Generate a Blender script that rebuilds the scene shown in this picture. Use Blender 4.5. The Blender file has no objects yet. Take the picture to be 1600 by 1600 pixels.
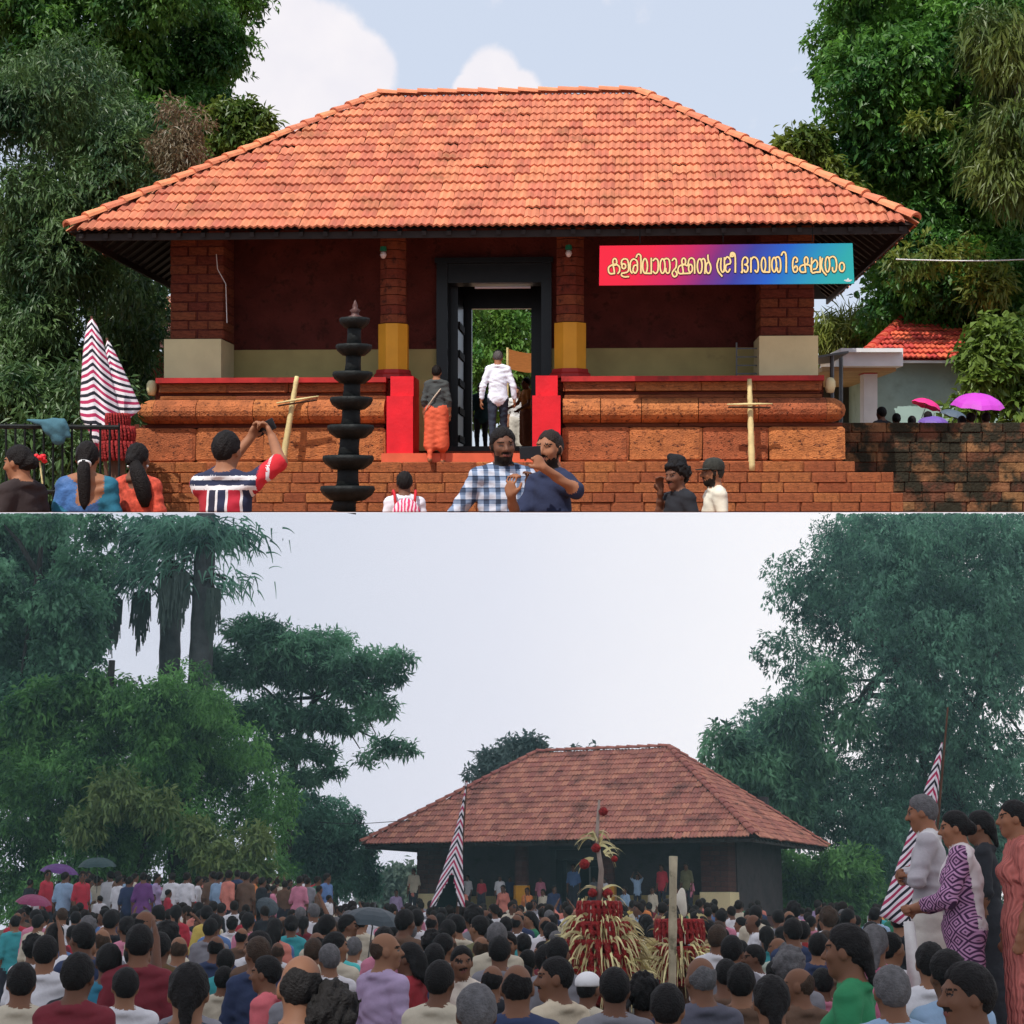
import bpy, math, random
import numpy as np
from mathutils import Vector, Matrix, Euler

C = bpy.context.scene
COL = C.collection
rnd = random.Random(7)
PI = math.pi
F = 2600.0                                   # focal length in pixels of the 1600 px photograph

# ------------------------------------------------------------------ camera, sky, sun, exposure
cam = bpy.data.cameras.new('camera'); cam_o = bpy.data.objects.new('camera', cam); COL.objects.link(cam_o)
cam.sensor_width = 36; cam.lens = 36 * F / 1600; cam.clip_start = .1; cam.clip_end = 4000
cam_o.rotation_euler = (PI / 2, 0, 0)
C.camera = cam_o
SUN_EL, SUN_AZ = math.radians(57), math.radians(212)
sun_dir = Vector((math.sin(SUN_AZ) * math.cos(SUN_EL), math.cos(SUN_AZ) * math.cos(SUN_EL), math.sin(SUN_EL)))
sl = bpy.data.lights.new('sun', 'SUN'); sl.energy = 4.6; sl.angle = math.radians(.5); sl.color = (1, .95, .87)
so = bpy.data.objects.new('sun', sl); COL.objects.link(so); so.rotation_euler = sun_dir.to_track_quat('Z', 'Y').to_euler()
W = bpy.data.worlds.new('World'); C.world = W; W.use_nodes = True
C.view_settings.view_transform = 'Standard'; C.view_settings.look = 'None'
C.view_settings.exposure = 0.0; C.view_settings.gamma = 1; C.view_settings.use_curve_mapping = False
C.cycles.max_bounces = 8; C.cycles.diffuse_bounces = 5; C.cycles.transparent_max_bounces = 6


def world():
    nt = W.node_tree; N = nt.nodes; L = nt.links
    bg = N['Background']; bg.inputs[1].default_value = .1
    sky = N.new('ShaderNodeTexSky'); sky.sky_type = 'NISHITA'; sky.sun_disc = False
    sky.sun_elevation = SUN_EL; sky.sun_rotation = SUN_AZ; sky.air_density = 1.0; sky.dust_density = 1.6
    tc = N.new('ShaderNodeTexCoord')
    noi = N.new('ShaderNodeTexNoise'); noi.inputs['Scale'].default_value = 26; noi.inputs['Detail'].default_value = 7
    noi.inputs['Roughness'].default_value = .55
    L.new(tc.outputs['Generated'], noi.inputs['Vector'])
    # cumulus heads: soft balls of direction, their edges broken by noise
    total = None
    for (x, y, r) in CLOUDS:
        d = Vector(((x - 800) / F, 1, (800 - y) / F)).normalized()
        dist = N.new('ShaderNodeVectorMath'); dist.operation = 'DISTANCE'; dist.inputs[1].default_value = d
        L.new(tc.outputs['Generated'], dist.inputs[0])
        m = N.new('ShaderNodeMapRange'); m.inputs[1].default_value = 0; m.inputs[2].default_value = r / F * 1.25
        m.inputs[3].default_value = 1; m.inputs[4].default_value = 0
        L.new(dist.outputs['Value'], m.inputs[0])
        if total is None: total = m.outputs[0]
        else:
            a = N.new('ShaderNodeMath'); a.operation = 'MAXIMUM'; L.new(total, a.inputs[0]); L.new(m.outputs[0], a.inputs[1]); total = a.outputs[0]
    mu = N.new('ShaderNodeMath'); mu.operation = 'MULTIPLY_ADD'; mu.inputs[1].default_value = .75; L.new(noi.outputs['Fac'], mu.inputs[0]); L.new(total, mu.inputs[2])
    ra = N.new('ShaderNodeMapRange'); ra.interpolation_type = 'SMOOTHSTEP'; ra.inputs[1].default_value = .47; ra.inputs[2].default_value = .70
    L.new(mu.outputs[0], ra.inputs[0])
    mix = N.new('ShaderNodeMix'); mix.data_type = 'RGBA'
    L.new(ra.outputs[0], mix.inputs[0])
    veil = N.new('ShaderNodeMix'); veil.data_type = 'RGBA'; veil.inputs[0].default_value = .80; veil.inputs[7].default_value = (7.4, 8.2, 9.7, 1)
    L.new(sky.outputs[0], veil.inputs[6])
    L.new(veil.outputs[2], mix.inputs[6]); 
    cn = N.new('ShaderNodeTexNoise'); cn.inputs['Scale'].default_value = 38; cn.inputs['Detail'].default_value = 6; L.new(tc.outputs['Generated'], cn.inputs['Vector'])
    cm_ = N.new('ShaderNodeMix'); cm_.data_type = 'RGBA'; cm_.inputs[6].default_value = (8.3, 8.2, 9.0, 1); cm_.inputs[7].default_value = (9.9, 9.5, 9.7, 1)
    L.new(cn.outputs['Fac'], cm_.inputs[0]); L.new(cm_.outputs[2], mix.inputs[7])
    # below the horizon of the upper court lies the open overcast sky of the festival ground
    sp = N.new('ShaderNodeSeparateXYZ'); L.new(tc.outputs['Generated'], sp.inputs[0])
    lt = N.new('ShaderNodeMath'); lt.operation = 'LESS_THAN'; lt.inputs[1].default_value = 0; L.new(sp.outputs[2], lt.inputs[0])
    low = N.new('ShaderNodeMix'); low.data_type = 'RGBA'; low.inputs[7].default_value = (7.0, 7.1, 8.1, 1)
    L.new(lt.outputs[0], low.inputs[0]); L.new(mix.outputs[2], low.inputs[6])
    L.new(low.outputs[2], bg.inputs[0])


CLOUDS = [(445, 60, 70), (500, 95, 80), (560, 110, 60), (430, 150, 80), (470, 175, 70), (520, 60, 40), (770, 130, 52), (805, 145, 40), (735, 140, 28)]
world()

# ------------------------------------------------------------------ frames: the upper court stands level; the festival ground lies in a frame of its own
TILT = math.atan(630 / F)
TB = Matrix.Rotation(-TILT, 4, 'X')
TBI = TB.inverted()
BASE = Matrix.Identity(4)


def PA(X, Y, D): return Vector(((X - 800) * D / F, D, (800 - Y) * D / F))


def PB(X, Y, D):
    d = TBI.to_3x3() @ Vector(((X - 800) / F, 1, (800 - Y) / F))
    return d * (D / d.y)


def gB(y): return -1.86 + (y - 9) * .0138     # festival ground


# ------------------------------------------------------------------ materials
MATS = {}


def mat(name, col, rough=.8, var=.12, scale=6., bump=0., bscale=None, spec=.3, objcol=False, island=0., metal=0., extra=None, coord='Object', dark=None, darkscale=2., darkth=(.5, .7), streak=None):
    """Principled with noise-varied base colour; objcol takes the object's own colour; island varies it per loose piece."""
    if name in MATS: return MATS[name]
    m = bpy.data.materials.new(name); m.use_nodes = True; MATS[name] = m
    nt = m.node_tree; N = nt.nodes; L = nt.links
    b = N['Principled BSDF']; b.inputs['Roughness'].default_value = rough; b.inputs['Specular IOR Level'].default_value = spec
    b.inputs['Metallic'].default_value = metal
    tc = N.new('ShaderNodeTexCoord')
    src = tc.outputs[coord] if coord != 'Position' else N.new('ShaderNodeNewGeometry').outputs['Position']
    noi = N.new('ShaderNodeTexNoise'); noi.inputs['Scale'].default_value = scale; noi.inputs['Detail'].default_value = 6
    L.new(src, noi.inputs['Vector'])
    if objcol:
        oi = N.new('ShaderNodeObjectInfo'); base = oi.outputs['Color']
    else:
        rg = N.new('ShaderNodeRGB'); rg.outputs[0].default_value = (*col, 1); base = rg.outputs[0]
    hs = N.new('ShaderNodeHueSaturation'); L.new(base, hs.inputs['Color'])
    mr = N.new('ShaderNodeMapRange'); mr.inputs[1].default_value = .3; mr.inputs[2].default_value = .7
    mr.inputs[3].default_value = 1 - var; mr.inputs[4].default_value = 1 + var
    L.new(noi.outputs['Fac'], mr.inputs[0])
    val = mr.outputs[0]
    if island:
        g = N.new('ShaderNodeNewGeometry'); o2 = N.new('ShaderNodeObjectInfo')
        ad = N.new('ShaderNodeMath'); ad.operation = 'ADD'; L.new(g.outputs['Random Per Island'], ad.inputs[0]); L.new(o2.outputs['Random'], ad.inputs[1])
        fr = N.new('ShaderNodeMath'); fr.operation = 'FRACT'; L.new(ad.outputs[0], fr.inputs[0])
        m2 = N.new('ShaderNodeMapRange'); m2.inputs[3].default_value = 1 - island; m2.inputs[4].default_value = 1 + island; L.new(fr.outputs[0], m2.inputs[0])
        mu = N.new('ShaderNodeMath'); mu.operation = 'MULTIPLY'; L.new(val, mu.inputs[0]); L.new(m2.outputs[0], mu.inputs[1]); val = mu.outputs[0]
        hm = N.new('ShaderNodeMapRange'); hm.inputs[3].default_value = .5 - island * .045; hm.inputs[4].default_value = .5 + island * .045
        L.new(fr.outputs[0], hm.inputs[0]); L.new(hm.outputs[0], hs.inputs['Hue'])
    L.new(val, hs.inputs['Value'])
    out = hs.outputs['Color']
    if dark:
        n2 = N.new('ShaderNodeTexNoise'); n2.inputs['Scale'].default_value = darkscale; n2.inputs['Detail'].default_value = 8; n2.inputs['Roughness'].default_value = .65
        L.new(src, n2.inputs['Vector'])
        r2 = N.new('ShaderNodeMapRange'); r2.interpolation_type = 'SMOOTHSTEP'; r2.inputs[1].default_value = darkth[0]; r2.inputs[2].default_value = darkth[1]
        L.new(n2.outputs['Fac'], r2.inputs[0])
        mx = N.new('ShaderNodeMix'); mx.data_type = 'RGBA'; mx.inputs[7].default_value = (*dark, 1)
        L.new(r2.outputs[0], mx.inputs[0]); L.new(out, mx.inputs[6]); out = mx.outputs[2]
    L.new(out, b.inputs['Base Color'])
    if bump:
        n3 = N.new('ShaderNodeTexNoise'); n3.inputs['Scale'].default_value = bscale or scale * 4; n3.inputs['Detail'].default_value = 5
        L.new(src, n3.inputs['Vector'])
        bp = N.new('ShaderNodeBump'); bp.inputs['Strength'].default_value = bump; bp.inputs['Distance'].default_value = .03
        L.new(n3.outputs['Fac'], bp.inputs['Height']); L.new(bp.outputs[0], b.inputs['Normal'])
    if streak:
        sx = N.new('ShaderNodeVectorMath'); sx.operation = 'MULTIPLY'; sx.inputs[1].default_value = (5, .9, .9); L.new(src, sx.inputs[0])
        n4 = N.new('ShaderNodeTexNoise'); n4.inputs['Scale'].default_value = 1.3; n4.inputs['Detail'].default_value = 7; n4.inputs['Roughness'].default_value = .7; L.new(sx.outputs[0], n4.inputs['Vector'])
        r4 = N.new('ShaderNodeMapRange'); r4.inputs[1].default_value = .46; r4.inputs[2].default_value = .74; r4.inputs[4].default_value = .6; L.new(n4.outputs['Fac'], r4.inputs[0])
        m4 = N.new('ShaderNodeMix'); m4.data_type = 'RGBA'; m4.inputs[7].default_value = (*streak, 1); L.new(r4.outputs[0], m4.inputs[0]); L.new(out, m4.inputs[6]); L.new(m4.outputs[2], b.inputs['Base Color'])
    if extra: extra(m, b, N, L, tc)
    return m


def leaf_mat(name, c1, c2, trans=.35, rough=.45):
    if name in MATS: return MATS[name]
    m = bpy.data.materials.new(name); m.use_nodes = True; MATS[name] = m
    nt = m.node_tree; N = nt.nodes; L = nt.links
    b = N['Principled BSDF']; b.inputs['Roughness'].default_value = rough; b.inputs['Specular IOR Level'].default_value = .4
    g = N.new('ShaderNodeNewGeometry')
    no = N.new('ShaderNodeTexNoise'); no.inputs['Scale'].default_value = .8; no.inputs['Detail'].default_value = 4
    L.new(g.outputs['Position'], no.inputs['Vector'])
    a = N.new('ShaderNodeMath'); a.operation = 'MULTIPLY_ADD'; a.inputs[1].default_value = .42; L.new(g.outputs['Random Per Island'], a.inputs[0])
    mr = N.new('ShaderNodeMapRange'); mr.inputs[1].default_value = .38; mr.inputs[2].default_value = .62; mr.inputs[3].default_value = -.1; mr.inputs[4].default_value = .65
    L.new(no.outputs['Fac'], mr.inputs[0]); L.new(mr.outputs[0], a.inputs[2])
    mx = N.new('ShaderNodeMix'); mx.data_type = 'RGBA'; mx.inputs[6].default_value = (*c1, 1); mx.inputs[7].default_value = (*c2, 1)
    L.new(a.outputs[0], mx.inputs[0]); L.new(mx.outputs[2], b.inputs['Base Color'])
    t = N.new('ShaderNodeBsdfTranslucent'); L.new(mx.outputs[2], t.inputs['Color'])
    ms = N.new('ShaderNodeMixShader'); ms.inputs[0].default_value = trans
    L.new(b.outputs[0], ms.inputs[1]); L.new(t.outputs[0], ms.inputs[2]); L.new(ms.outputs[0], N['Material Output'].inputs[0])
    return m


def emit_mat(name, col, s=1.):
    m = bpy.data.materials.new(name); m.use_nodes = True
    N = m.node_tree.nodes; b = N['Principled BSDF']; b.inputs['Base Color'].default_value = (*col, 1)
    b.inputs['Emission Color'].default_value = (*col, 1); b.inputs['Emission Strength'].default_value = s
    return m


def stripes(m, b, N, L, tc):
    """woven chevrons: bands that follow UV (u across the cloth, v down it)"""
    uv = N.new('ShaderNodeUVMap'); sp = N.new('ShaderNodeSeparateXYZ'); L.new(uv.outputs[0], sp.inputs[0])
    fr = N.new('ShaderNodeMath'); fr.operation = 'FRACT'; L.new(sp.outputs[1], fr.inputs[0])
    cr = N.new('ShaderNodeValToRGB'); cr.color_ramp.interpolation = 'CONSTANT'
    e = cr.color_ramp.elements; e[0].position = 0; e[0].color = (.75, .70, .74, 1); e[1].position = .25; e[1].color = (.018, .02, .03, 1)
    for p, c in ((.5, (.75, .70, .74, 1)), (.75, (.42, .03, .10, 1))):
        k = e.new(p); k.color = c
    L.new(fr.outputs[0], cr.inputs[0]); L.new(cr.outputs[0], b.inputs['Base Color'])


# ------------------------------------------------------------------ mesh helpers
class MB:
    def __init__(s): s.v = []; s.f = []; s.m = []; s.uv = None
    def add(s, vs, fs, mi=0):
        o = len(s.v); s.v += [tuple(p) for p in vs]; s.f += [tuple(i + o for i in f) for f in fs]; s.m += [mi] * len(fs); return s
    def box(s, x0, x1, y0, y1, z0, z1, mi=0):
        return s.add([(x0, y0, z0), (x1, y0, z0), (x1, y1, z0), (x0, y1, z0), (x0, y0, z1), (x1, y0, z1), (x1, y1, z1), (x0, y1, z1)],
                     [(3, 2, 1, 0), (4, 5, 6, 7), (0, 1, 5, 4), (1, 2, 6, 5), (2, 3, 7, 6), (3, 0, 4, 7)], mi)
    def tube(s, pts, rad, n=8, mi=0, cap=True):
        pts = [Vector(p) for p in pts]; k = len(pts)
        rad = [rad] * k if isinstance(rad, (int, float)) else list(rad)
        vs = []; up = None
        for i, p in enumerate(pts):
            t = (pts[min(i + 1, k - 1)] - pts[max(i - 1, 0)]).normalized()
            a = t.orthogonal().normalized() if up is None else (up - t * up.dot(t)).normalized()
            up = a; b = t.cross(a)
            vs += [p + (a * math.cos(2 * PI * j / n) + b * math.sin(2 * PI * j / n)) * rad[i] for j in range(n)]
        fs = [(i * n + j, i * n + (j + 1) % n, (i + 1) * n + (j + 1) % n, (i + 1) * n + j) for i in range(k - 1) for j in range(n)]
        if cap: fs += [tuple(range(n - 1, -1, -1)), tuple((k - 1) * n + j for j in range(n))]
        return s.add(vs, fs, mi)
    def lathe(s, prof, n=20, mi=0, c=(0, 0, 0), wob=None):
        vs = []; k = len(prof)
        for (r, z) in prof:
            for j in range(n):
                a = 2 * PI * j / n; q = r * (wob(a, z) if wob else 1)
                vs.append((c[0] + q * math.cos(a), c[1] + q * math.sin(a), c[2] + z))
        fs = [(i * n + j, i * n + (j + 1) % n, (i + 1) * n + (j + 1) % n, (i + 1) * n + j) for i in range(k - 1) for j in range(n)]
        return s.add(vs, fs, mi)
    def mesh(s, name, mats, smooth=False):
        me = bpy.data.meshes.new(name); me.from_pydata(s.v, [], s.f); me.validate()
        for m in (mats if isinstance(mats, (list, tuple)) else [mats]): me.materials.append(m)
        if len(me.polygons) == len(s.m): me.polygons.foreach_set('material_index', s.m)
        if smooth: me.polygons.foreach_set('use_smooth', [True] * len(me.polygons))
        me.update(); return me


def link(name, data, parent=None, M=None):
    o = bpy.data.objects.new(name, data); COL.objects.link(o)
    if parent is not None:
        o.parent = parent
        if M is not None: o.matrix_basis = M
    else: o.matrix_basis = BASE @ (M if M is not None else Matrix.Identity(4))
    return o


def tag(o, label=None, cat=None, group=None, kind=None):
    for k, v in (('label', label), ('category', cat), ('group', group), ('kind', kind)):
        if v: o[k] = v
    return o


def T(x, y=0, z=0): return Matrix.Translation((x, y, z) if not hasattr(x, '__len__') else x)
def RZ(a): return Matrix.Rotation(a, 4, 'Z')
def SC(x, y, z): return Matrix.Diagonal((x, y, z, 1))


def np_mesh(name, verts, faces, mats, mi=None, smooth=False, flip=False):
    me = bpy.data.meshes.new(name)
    n = faces.shape[1]
    me.vertices.add(len(verts)); me.vertices.foreach_set('co', np.ascontiguousarray(verts, np.float32).ravel())
    me.loops.add(faces.size); me.loops.foreach_set('vertex_index', np.ascontiguousarray(faces, np.int32).ravel())
    me.polygons.add(len(faces)); me.polygons.foreach_set('loop_start', np.arange(0, faces.size, n, dtype=np.int32))
    for m in (mats if isinstance(mats, (list, tuple)) else [mats]): me.materials.append(m)
    if mi is not None: me.polygons.foreach_set('material_index', np.ascontiguousarray(mi, np.int32))
    me.polygons.foreach_set('use_smooth', np.full(len(faces), smooth))
    me.update(calc_edges=True); return me


# ------------------------------------------------------------------ implicit surfaces (people, hair): smooth union on a lattice -> quads
class SDF:
    def __init__(s): s.p = []
    def cap(s, a, b, ra, rb=None, lab=0, k=.03): s.p.append(('c', np.array(a, float), np.array(b, float), ra, ra if rb is None else rb, lab, k)); return s
    def ell(s, c, r, lab=0, R=None, k=.03): s.p.append(('e', np.array(c, float), np.array(r, float), None if R is None else np.array(R, float), 0, lab, k)); return s
    @staticmethod
    def ev(p, x, y, z):
        if p[0] == 'c':
            a, b = p[1], p[2]; d = b - a; L = max(float(d @ d), 1e-9)
            t = np.clip(((x - a[0]) * d[0] + (y - a[1]) * d[1] + (z - a[2]) * d[2]) / L, 0, 1)
            return np.sqrt((x - a[0] - t * d[0]) ** 2 + (y - a[1] - t * d[1]) ** 2 + (z - a[2] - t * d[2]) ** 2) - (p[3] + (p[4] - p[3]) * t)
        c, r, R = p[1], p[2], p[3]; x, y, z = x - c[0], y - c[1], z - c[2]
        if R is not None: x, y, z = (R[0, 0] * x + R[1, 0] * y + R[2, 0] * z, R[0, 1] * x + R[1, 1] * y + R[2, 1] * z, R[0, 2] * x + R[1, 2] * y + R[2, 2] * z)
        k0 = np.sqrt((x / r[0]) ** 2 + (y / r[1]) ** 2 + (z / r[2]) ** 2); k1 = np.sqrt((x / r[0] ** 2) ** 2 + (y / r[1] ** 2) ** 2 + (z / r[2] ** 2) ** 2)
        return k0 * (k0 - 1) / np.maximum(k1, 1e-6)
    def box(s, p):
        if p[0] == 'c': lo = np.minimum(p[1] - p[3], p[2] - p[4]); hi = np.maximum(p[1] + p[3], p[2] + p[4])
        else: R = p[2].max() if p[3] is not None else p[2]; lo = p[1] - R; hi = p[1] + R
        return lo, hi
    def mesh(s, h, zlo=None, zfine=None, zcoarse=2.2, post=None):
        los, his = zip(*(s.box(p) for p in s.p)); lo = np.min(los, 0) - 2.5 * h; hi = np.max(his, 0) + 2.5 * h
        clip = zlo is not None
        z0 = zlo - h if clip else lo[2]
        gx = np.arange(lo[0], hi[0] + h, h); gy = np.arange(lo[1], hi[1] + h, h)
        if zfine and zfine > z0: gz = np.concatenate([np.arange(z0, zfine, h * zcoarse), np.arange(zfine, hi[2] + h, h)])
        else: gz = np.arange(z0, hi[2] + h, h)
        Fd = np.full((len(gx), len(gy), len(gz)), .2, np.float32)
        for p in s.p:
            l, u = s.box(p); mgn = p[6] + 2.5 * h
            i0, i1 = np.searchsorted(gx, l[0] - mgn), np.searchsorted(gx, u[0] + mgn)
            j0, j1 = np.searchsorted(gy, l[1] - mgn), np.searchsorted(gy, u[1] + mgn)
            k0, k1 = np.searchsorted(gz, l[2] - mgn), np.searchsorted(gz, u[2] + mgn)
            if i1 <= i0 or j1 <= j0 or k1 <= k0: continue
            x, y, z = gx[i0:i1, None, None], gy[None, j0:j1, None], gz[None, None, k0:k1]
            d = s.ev(p, x, y, z); m = Fd[i0:i1, j0:j1, k0:k1]; k = p[6]
            hh = np.maximum(k - np.abs(m - d), 0) / k
            Fd[i0:i1, j0:j1, k0:k1] = np.minimum(m, d) - hh * hh * k * .25
        if post is not None: Fd = post(Fd, gx[:, None, None], gy[None, :, None], gz[None, None, :]).astype(np.float32)
        if clip: Fd[:, :, 0] = np.maximum(Fd[:, :, 0], .5 * h)
        return nets(Fd, gx, gy, gz)
    def labels(s, v):
        best = np.full(len(v), 9.); lab = np.zeros(len(v), np.int32)
        for p in s.p:
            d = s.ev(p, v[:, 0], v[:, 1], v[:, 2]); w = d < best; best[w] = d[w]; lab[w] = p[5]
        return lab


def nets(Fd, gx, gy, gz):
    I = Fd < 0
    n = [a - 1 for a in Fd.shape]
    cnt = np.zeros(n, np.uint8); px = np.zeros(n, np.float32); py = px.copy(); pz = px.copy(); ec = px.copy()
    sl_ = lambda d, m: slice(d, d + m)
    for d in ((0, 0, 0), (0, 0, 1), (0, 1, 0), (0, 1, 1), (1, 0, 0), (1, 0, 1), (1, 1, 0), (1, 1, 1)):
        cnt += I[sl_(d[0], n[0]), sl_(d[1], n[1]), sl_(d[2], n[2])]
    act = np.argwhere((cnt > 0) & (cnt < 8)); ids = np.full(n, -1, np.int64); ids[tuple(act.T)] = np.arange(len(act))
    a0, a1, a2 = act.T
    acc = np.zeros((len(act), 3)); c = np.zeros(len(act))
    for ax in range(3):
        o1, o2 = [q for q in range(3) if q != ax]
        for u in (0, 1):
            for w in (0, 1):
                d = [0, 0, 0]; d[o1] = u; d[o2] = w; e = list(d); e[ax] = 1
                f0 = Fd[a0 + d[0], a1 + d[1], a2 + d[2]]; f1 = Fd[a0 + e[0], a1 + e[1], a2 + e[2]]
                cr = (f0 < 0) != (f1 < 0); t = np.where(cr, f0 / np.where(cr, f0 - f1, 1), 0)
                q = np.array([d] * len(act), float) if len(act) else np.zeros((0, 3)); q[:, ax] += t
                acc[cr] += q[cr]; c[cr] += 1
    fr = acc / np.maximum(c, 1)[:, None]
    V = np.stack([np.interp(act[:, k] + fr[:, k], np.arange(len(g)), g) for k, g in enumerate((gx, gy, gz))], 1)
    faces = []
    for ax in range(3):
        o1, o2 = (ax + 1) % 3, (ax + 2) % 3
        lo = [slice(None)] * 3; hi = [slice(None)] * 3; lo[ax] = slice(0, -1); hi[ax] = slice(1, None)
        ch = I[tuple(lo)] != I[tuple(hi)]
        e = np.argwhere(ch); ok = (e[:, o1] > 0) & (e[:, o2] > 0) & (e[:, o1] < Fd.shape[o1] - 1) & (e[:, o2] < Fd.shape[o2] - 1); e = e[ok]
        if not len(e): continue
        def cell(u, w):
            q = e.copy(); q[:, o1] -= u; q[:, o2] -= w; return ids[q[:, 0], q[:, 1], q[:, 2]]
        quad = np.stack([cell(1, 1), cell(0, 1), cell(0, 0), cell(1, 0)], 1)
        ins = I[e[:, 0], e[:, 1], e[:, 2]]
        quad[~ins] = quad[~ins][:, ::-1]
        faces.append(quad)
    Fc = np.concatenate(faces) if faces else np.zeros((0, 4), np.int64)
    return V, Fc[(Fc >= 0).all(1)]

# ------------------------------------------------------------------ temple
import bmesh
LAT = (.44, .138, .050)
M_lat = mat('laterite', LAT, .92, .30, 4, 1.0, 34, island=.17, dark=(.085, .026, .014), darkscale=17, darkth=(.52, .66), streak=(.19, .062, .030))
M_latd = mat('laterite_dark', (.21, .055, .028), .95, .25, 5, .8, 26, island=.2, dark=(.06, .02, .015), darkscale=9, darkth=(.5, .7))
M_wallbrick = mat('old_brick_wall', (.105, .024, .018), .95, .3, 3, .7, 24, dark=(.05, .014, .010), darkscale=6)
M_tile = mat('roof_tile_clay', (.55, .178, .098), .8, .18, 2.2, .3, 20, island=.17, dark=(.30, .115, .05), darkscale=1.5, darkth=(.52, .75), coord='Position', streak=(.30, .105, .055))
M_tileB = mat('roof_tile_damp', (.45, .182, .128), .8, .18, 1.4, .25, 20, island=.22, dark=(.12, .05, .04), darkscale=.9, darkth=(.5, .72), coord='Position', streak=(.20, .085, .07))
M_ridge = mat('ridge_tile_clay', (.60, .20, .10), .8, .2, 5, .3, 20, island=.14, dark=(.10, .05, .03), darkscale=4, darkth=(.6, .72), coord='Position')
M_wood = mat('dark_timber', (.018, .012, .010), .6, .3, 8)
M_door = mat('black_door_paint', (.010, .013, .014), .3, .2, 5)
M_cream = mat('cream_paint', (.66, .58, .33), .7, .08, 2.5, .1, 30, dark=(.42, .36, .2), darkscale=1.6, darkth=(.62, .85))
M_olive = mat('olive_paint', (.44, .36, .14), .7, .1, 2.5, .1, 30, dark=(.25, .2, .09), darkscale=1.6, darkth=(.6, .8))
M_yellow = mat('yellow_paint', (.74, .36, .025), .5, .08, 3)
M_red = mat('red_paint', (.66, .012, .022), .5, .14, 3, .15, 18, dark=(.30, .012, .014), darkscale=2.6, darkth=(.58, .74))
M_redd = mat('red_oxide_paint', (.40, .022, .020), .5, .18, 4, dark=(.2, .015, .012), darkscale=3)
M_redfloor = mat('red_oxide_floor', (.62, .11, .05), .5, .15, 4)
M_tube = mat('frosted_glass', (.85, .85, .9), .3, 0)
M_iron = mat('black_iron', (.009, .011, .011), .6, .3, 9, .3, 30, spec=.18)
M_grey = mat('grey_steel', (.12, .13, .13), .4, .2, 6)
M_white = mat('white_paint', (.72, .72, .72), .6, .08, 3, dark=(.4, .4, .38), darkscale=2.5, darkth=(.6, .8))
M_green = mat('green_plastic', (.02, .22, .12), .4)


def unit_block(name, m, seed, bev=.05):
    bm = bmesh.new(); bmesh.ops.create_cube(bm, size=1)
    r = random.Random(seed)
    bmesh.ops.bevel(bm, geom=bm.edges[:], offset=bev, segments=1, affect='EDGES')
    for v in bm.verts: v.co += Vector((r.uniform(-.012, .012), r.uniform(-.02, .02), r.uniform(-.03, .03)))
    me = bpy.data.meshes.new(name); bm.to_mesh(me); bm.free(); me.materials.append(m); return me


BLK = {}
def block(parent, name, x0, x1, y0, y1, z0, z1, m=None, ry=0):
    m = m or M_lat
    if m.name not in BLK: BLK[m.name] = [unit_block('block', m, i) for i in range(4)]
    return link(name, rnd.choice(BLK[m.name]), parent, T((x0 + x1) / 2, (y0 + y1) / 2, (z0 + z1) / 2) @ Matrix.Rotation(ry, 4, 'Y') @ SC(x1 - x0, y1 - y0, z1 - z0))


def course(parent, name, xa, xb, y0, y1, z0, z1, length, m=None, jit=.25, gap=.006):
    x = xa
    while x < xb - .05:
        l = length * rnd.uniform(1 - jit, 1 + jit); e = x + l
        if xb - e < length * .4: e = xb
        block(parent, name, x + gap / 2, e - gap / 2, y0 + rnd.uniform(-.012, .012), y1, z0 + gap / 2, z1 - gap / 2, m)
        x = e


MA = T(-.41, 26, 2.21) @ RZ(math.radians(-3))
_MAI = MA.inverted()
def LA(X, Y, ly):
    o = _MAI @ Vector((0, 0, 0)); d = _MAI.to_3x3() @ Vector(((X - 800) / F, 1, (800 - Y) / F)); return o + d * ((ly - o.y) / d.y)
def lx(X, ly): return LA(X, 600, ly).x
def lz(Y, ly): return LA(800, Y, ly).z


def tile_mesh(m):
    w, l, n = .235, .365, 9
    mb = MB(); vs = []
    for r, (y, zo) in enumerate(((-.0, .044), (l, .004))):
        for i in range(n):
            u = i / (n - 1); z = .017 * (1 - math.cos(4 * PI * u)) + zo
            vs.append(((u - .5) * w, y, z))
    for i in range(n): vs.append((vs[i][0], 0, vs[i][2] - .034))
    fs = [(i, i + 1, n + i + 1, n + i) for i in range(n - 1)] + [(2 * n + i, 2 * n + i + 1, i + 1, i) for i in range(n - 1)]
    mb.add(vs, fs); return mb.mesh('roof_tile', m, False)


def cap_mesh(m):
    mb = MB(); n = 7
    vs = []
    for (y, r, zo) in ((0, .125, .02), (.42, .10, 0)):
        for i in range(n): a = PI * i / (n - 1); vs.append((-r * math.cos(a), y, r * .8 * math.sin(a) + zo))
    for i in range(n): a = PI * i / (n - 1); vs.append((-.10 * math.cos(a), 0, .10 * .8 * math.sin(a)))
    mb.add(vs, [(i, i + 1, n + i + 1, n + i) for i in range(n - 1)] + [(2 * n + i, 2 * n + i + 1, i + 1, i) for i in range(n - 1)])
    return mb.mesh('ridge_tile', m)


def frame_mat(o, u, v, w):
    return Matrix(((u.x, v.x, w.x, o.x), (u.y, v.y, w.y, o.y), (u.z, v.z, w.z, o.z), (0, 0, 0, 1)))


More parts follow.
